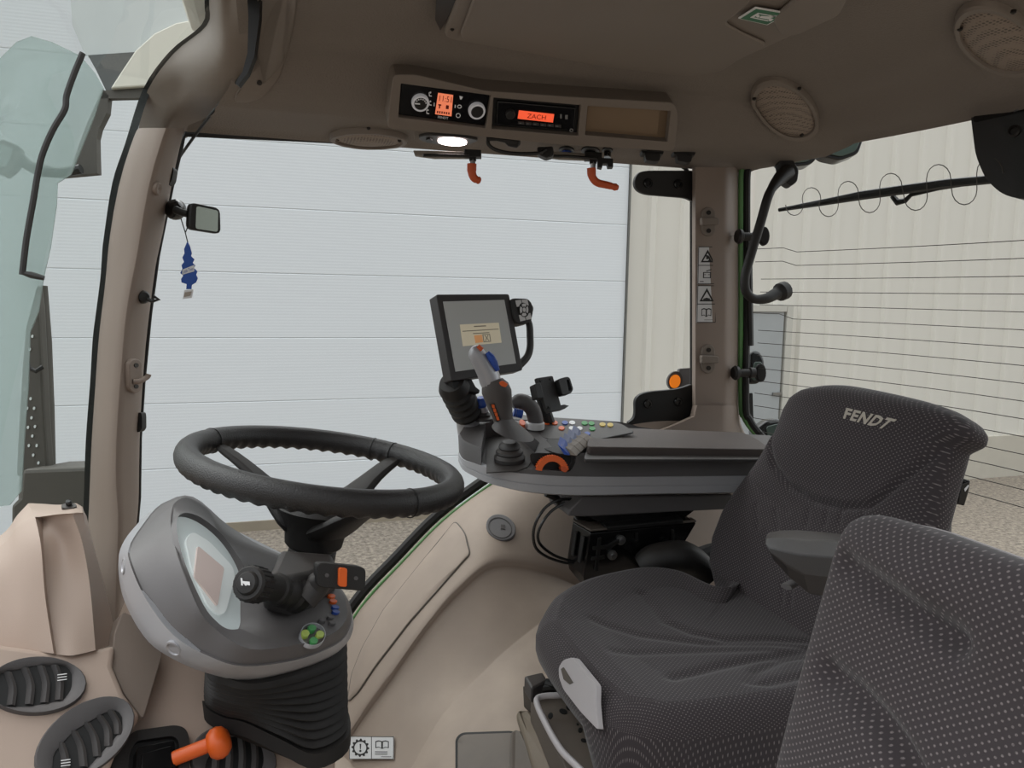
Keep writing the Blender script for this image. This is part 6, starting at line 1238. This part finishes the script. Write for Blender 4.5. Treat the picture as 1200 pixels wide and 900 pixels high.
# floor details
bpy.context.view_layer.update()
ff = on_obj(bpy.data.objects['floor'])
m = MB(); drape(m, rrect([(534, 930), (534, 866), (541, 859), (600, 857), (612, 862), (625, 930)], 5), -0.01, 0.0025, ff); tag(m.build('floor_tray', K['pin_black'], smooth=40), 'grey recessed floor tray beside the seat base', 'tray'); tr_ = bpy.data.objects['floor_tray']
m = MB(); drape(m, rrect([(537, 930), (537, 868), (543, 862), (600, 860), (612, 864), (624, 930)], 5), 0.0, 0.0045, ff); m.build('tray_bottom', K['tray_grey'], tr_, smooth=40)
SKY, DOORFILL, EXPO, BACK, SUN = 1.8, 5, 0.34, 0.14, 1.3
# ------------------------------------------------------------------ light
wd = bpy.data.worlds.new('overcast'); scene.world = wd; wd.use_nodes = True
nt = wd.node_tree; bg = nt.nodes['Background']
tc = nt.nodes.new('ShaderNodeTexCoord'); sp = nt.nodes.new('ShaderNodeSeparateXYZ'); nt.links.new(tc.outputs['Generated'], sp.inputs[0])
cr = nt.nodes.new('ShaderNodeValToRGB'); nt.links.new(sp.outputs['Z'], cr.inputs[0])
cr.color_ramp.elements[0].position = 0.0; cr.color_ramp.elements[0].color = (0.78, 0.80, 0.82, 1); cr.color_ramp.elements[1].position = 0.6; cr.color_ramp.elements[1].color = (0.95, 0.98, 1.0, 1)
m1 = nt.nodes.new('ShaderNodeMapRange'); m1.inputs[1].default_value = -0.75; m1.inputs[2].default_value = 0.1; m1.inputs[3].default_value = BACK; m1.inputs[4].default_value = 1.0; nt.links.new(sp.outputs['Y'], m1.inputs[0])
m2 = nt.nodes.new('ShaderNodeMapRange'); m2.inputs[1].default_value = 0.35; m2.inputs[2].default_value = 0.75; nt.links.new(sp.outputs['Z'], m2.inputs[0])
mxx = nt.nodes.new('ShaderNodeMath'); mxx.operation = 'MAXIMUM'; nt.links.new(m1.outputs[0], mxx.inputs[0]); nt.links.new(m2.outputs[0], mxx.inputs[1])
vm = nt.nodes.new('ShaderNodeVectorMath'); vm.operation = 'SCALE'; nt.links.new(cr.outputs[0], vm.inputs[0]); nt.links.new(mxx.outputs[0], vm.inputs['Scale'])
nt.links.new(vm.outputs[0], bg.inputs[0]); bg.inputs[1].default_value = SKY
def area(name, loc, target, size, power, colr=(1, 1, 1), sy=None):
    l = bpy.data.lights.new(name, 'AREA'); l.energy = power; l.size = size; l.color = colr
    if sy: l.shape = 'RECTANGLE'; l.size_y = sy
    o = bpy.data.objects.new(name, l); col.objects.link(o); o.location = loc
    d = V(target)-V(loc); o.rotation_euler = d.to_track_quat('-Z', 'Y').to_euler(); return o
sl = bpy.data.lights.new('fill_sun', 'SUN'); sl.energy = SUN; sl.angle = math.radians(70); sl.color = (1.0, 0.98, 0.95); so = bpy.data.objects.new('fill_sun', sl); col.objects.link(so); so.location = W(-2, 4, 6); so.rotation_euler = V((0.42, -0.62, -0.72)).to_track_quat('-Z', 'Y').to_euler()  # sun added to lift the interior under the overcast sky
area('door_side_fill', W(-0.6, -2.6, 1.0), W(0.5, 1.2, -0.4), 2.6, DOORFILL, (1.0, 0.97, 0.94))  # unseen fill lamp added behind the camera, on the open door side
scene.view_settings.view_transform = 'Standard'; scene.view_settings.look = 'None'; scene.view_settings.exposure = EXPO
scene.cycles.max_bounces = 10; scene.cycles.transparent_max_bounces = 16
scene.cycles.use_denoising = True
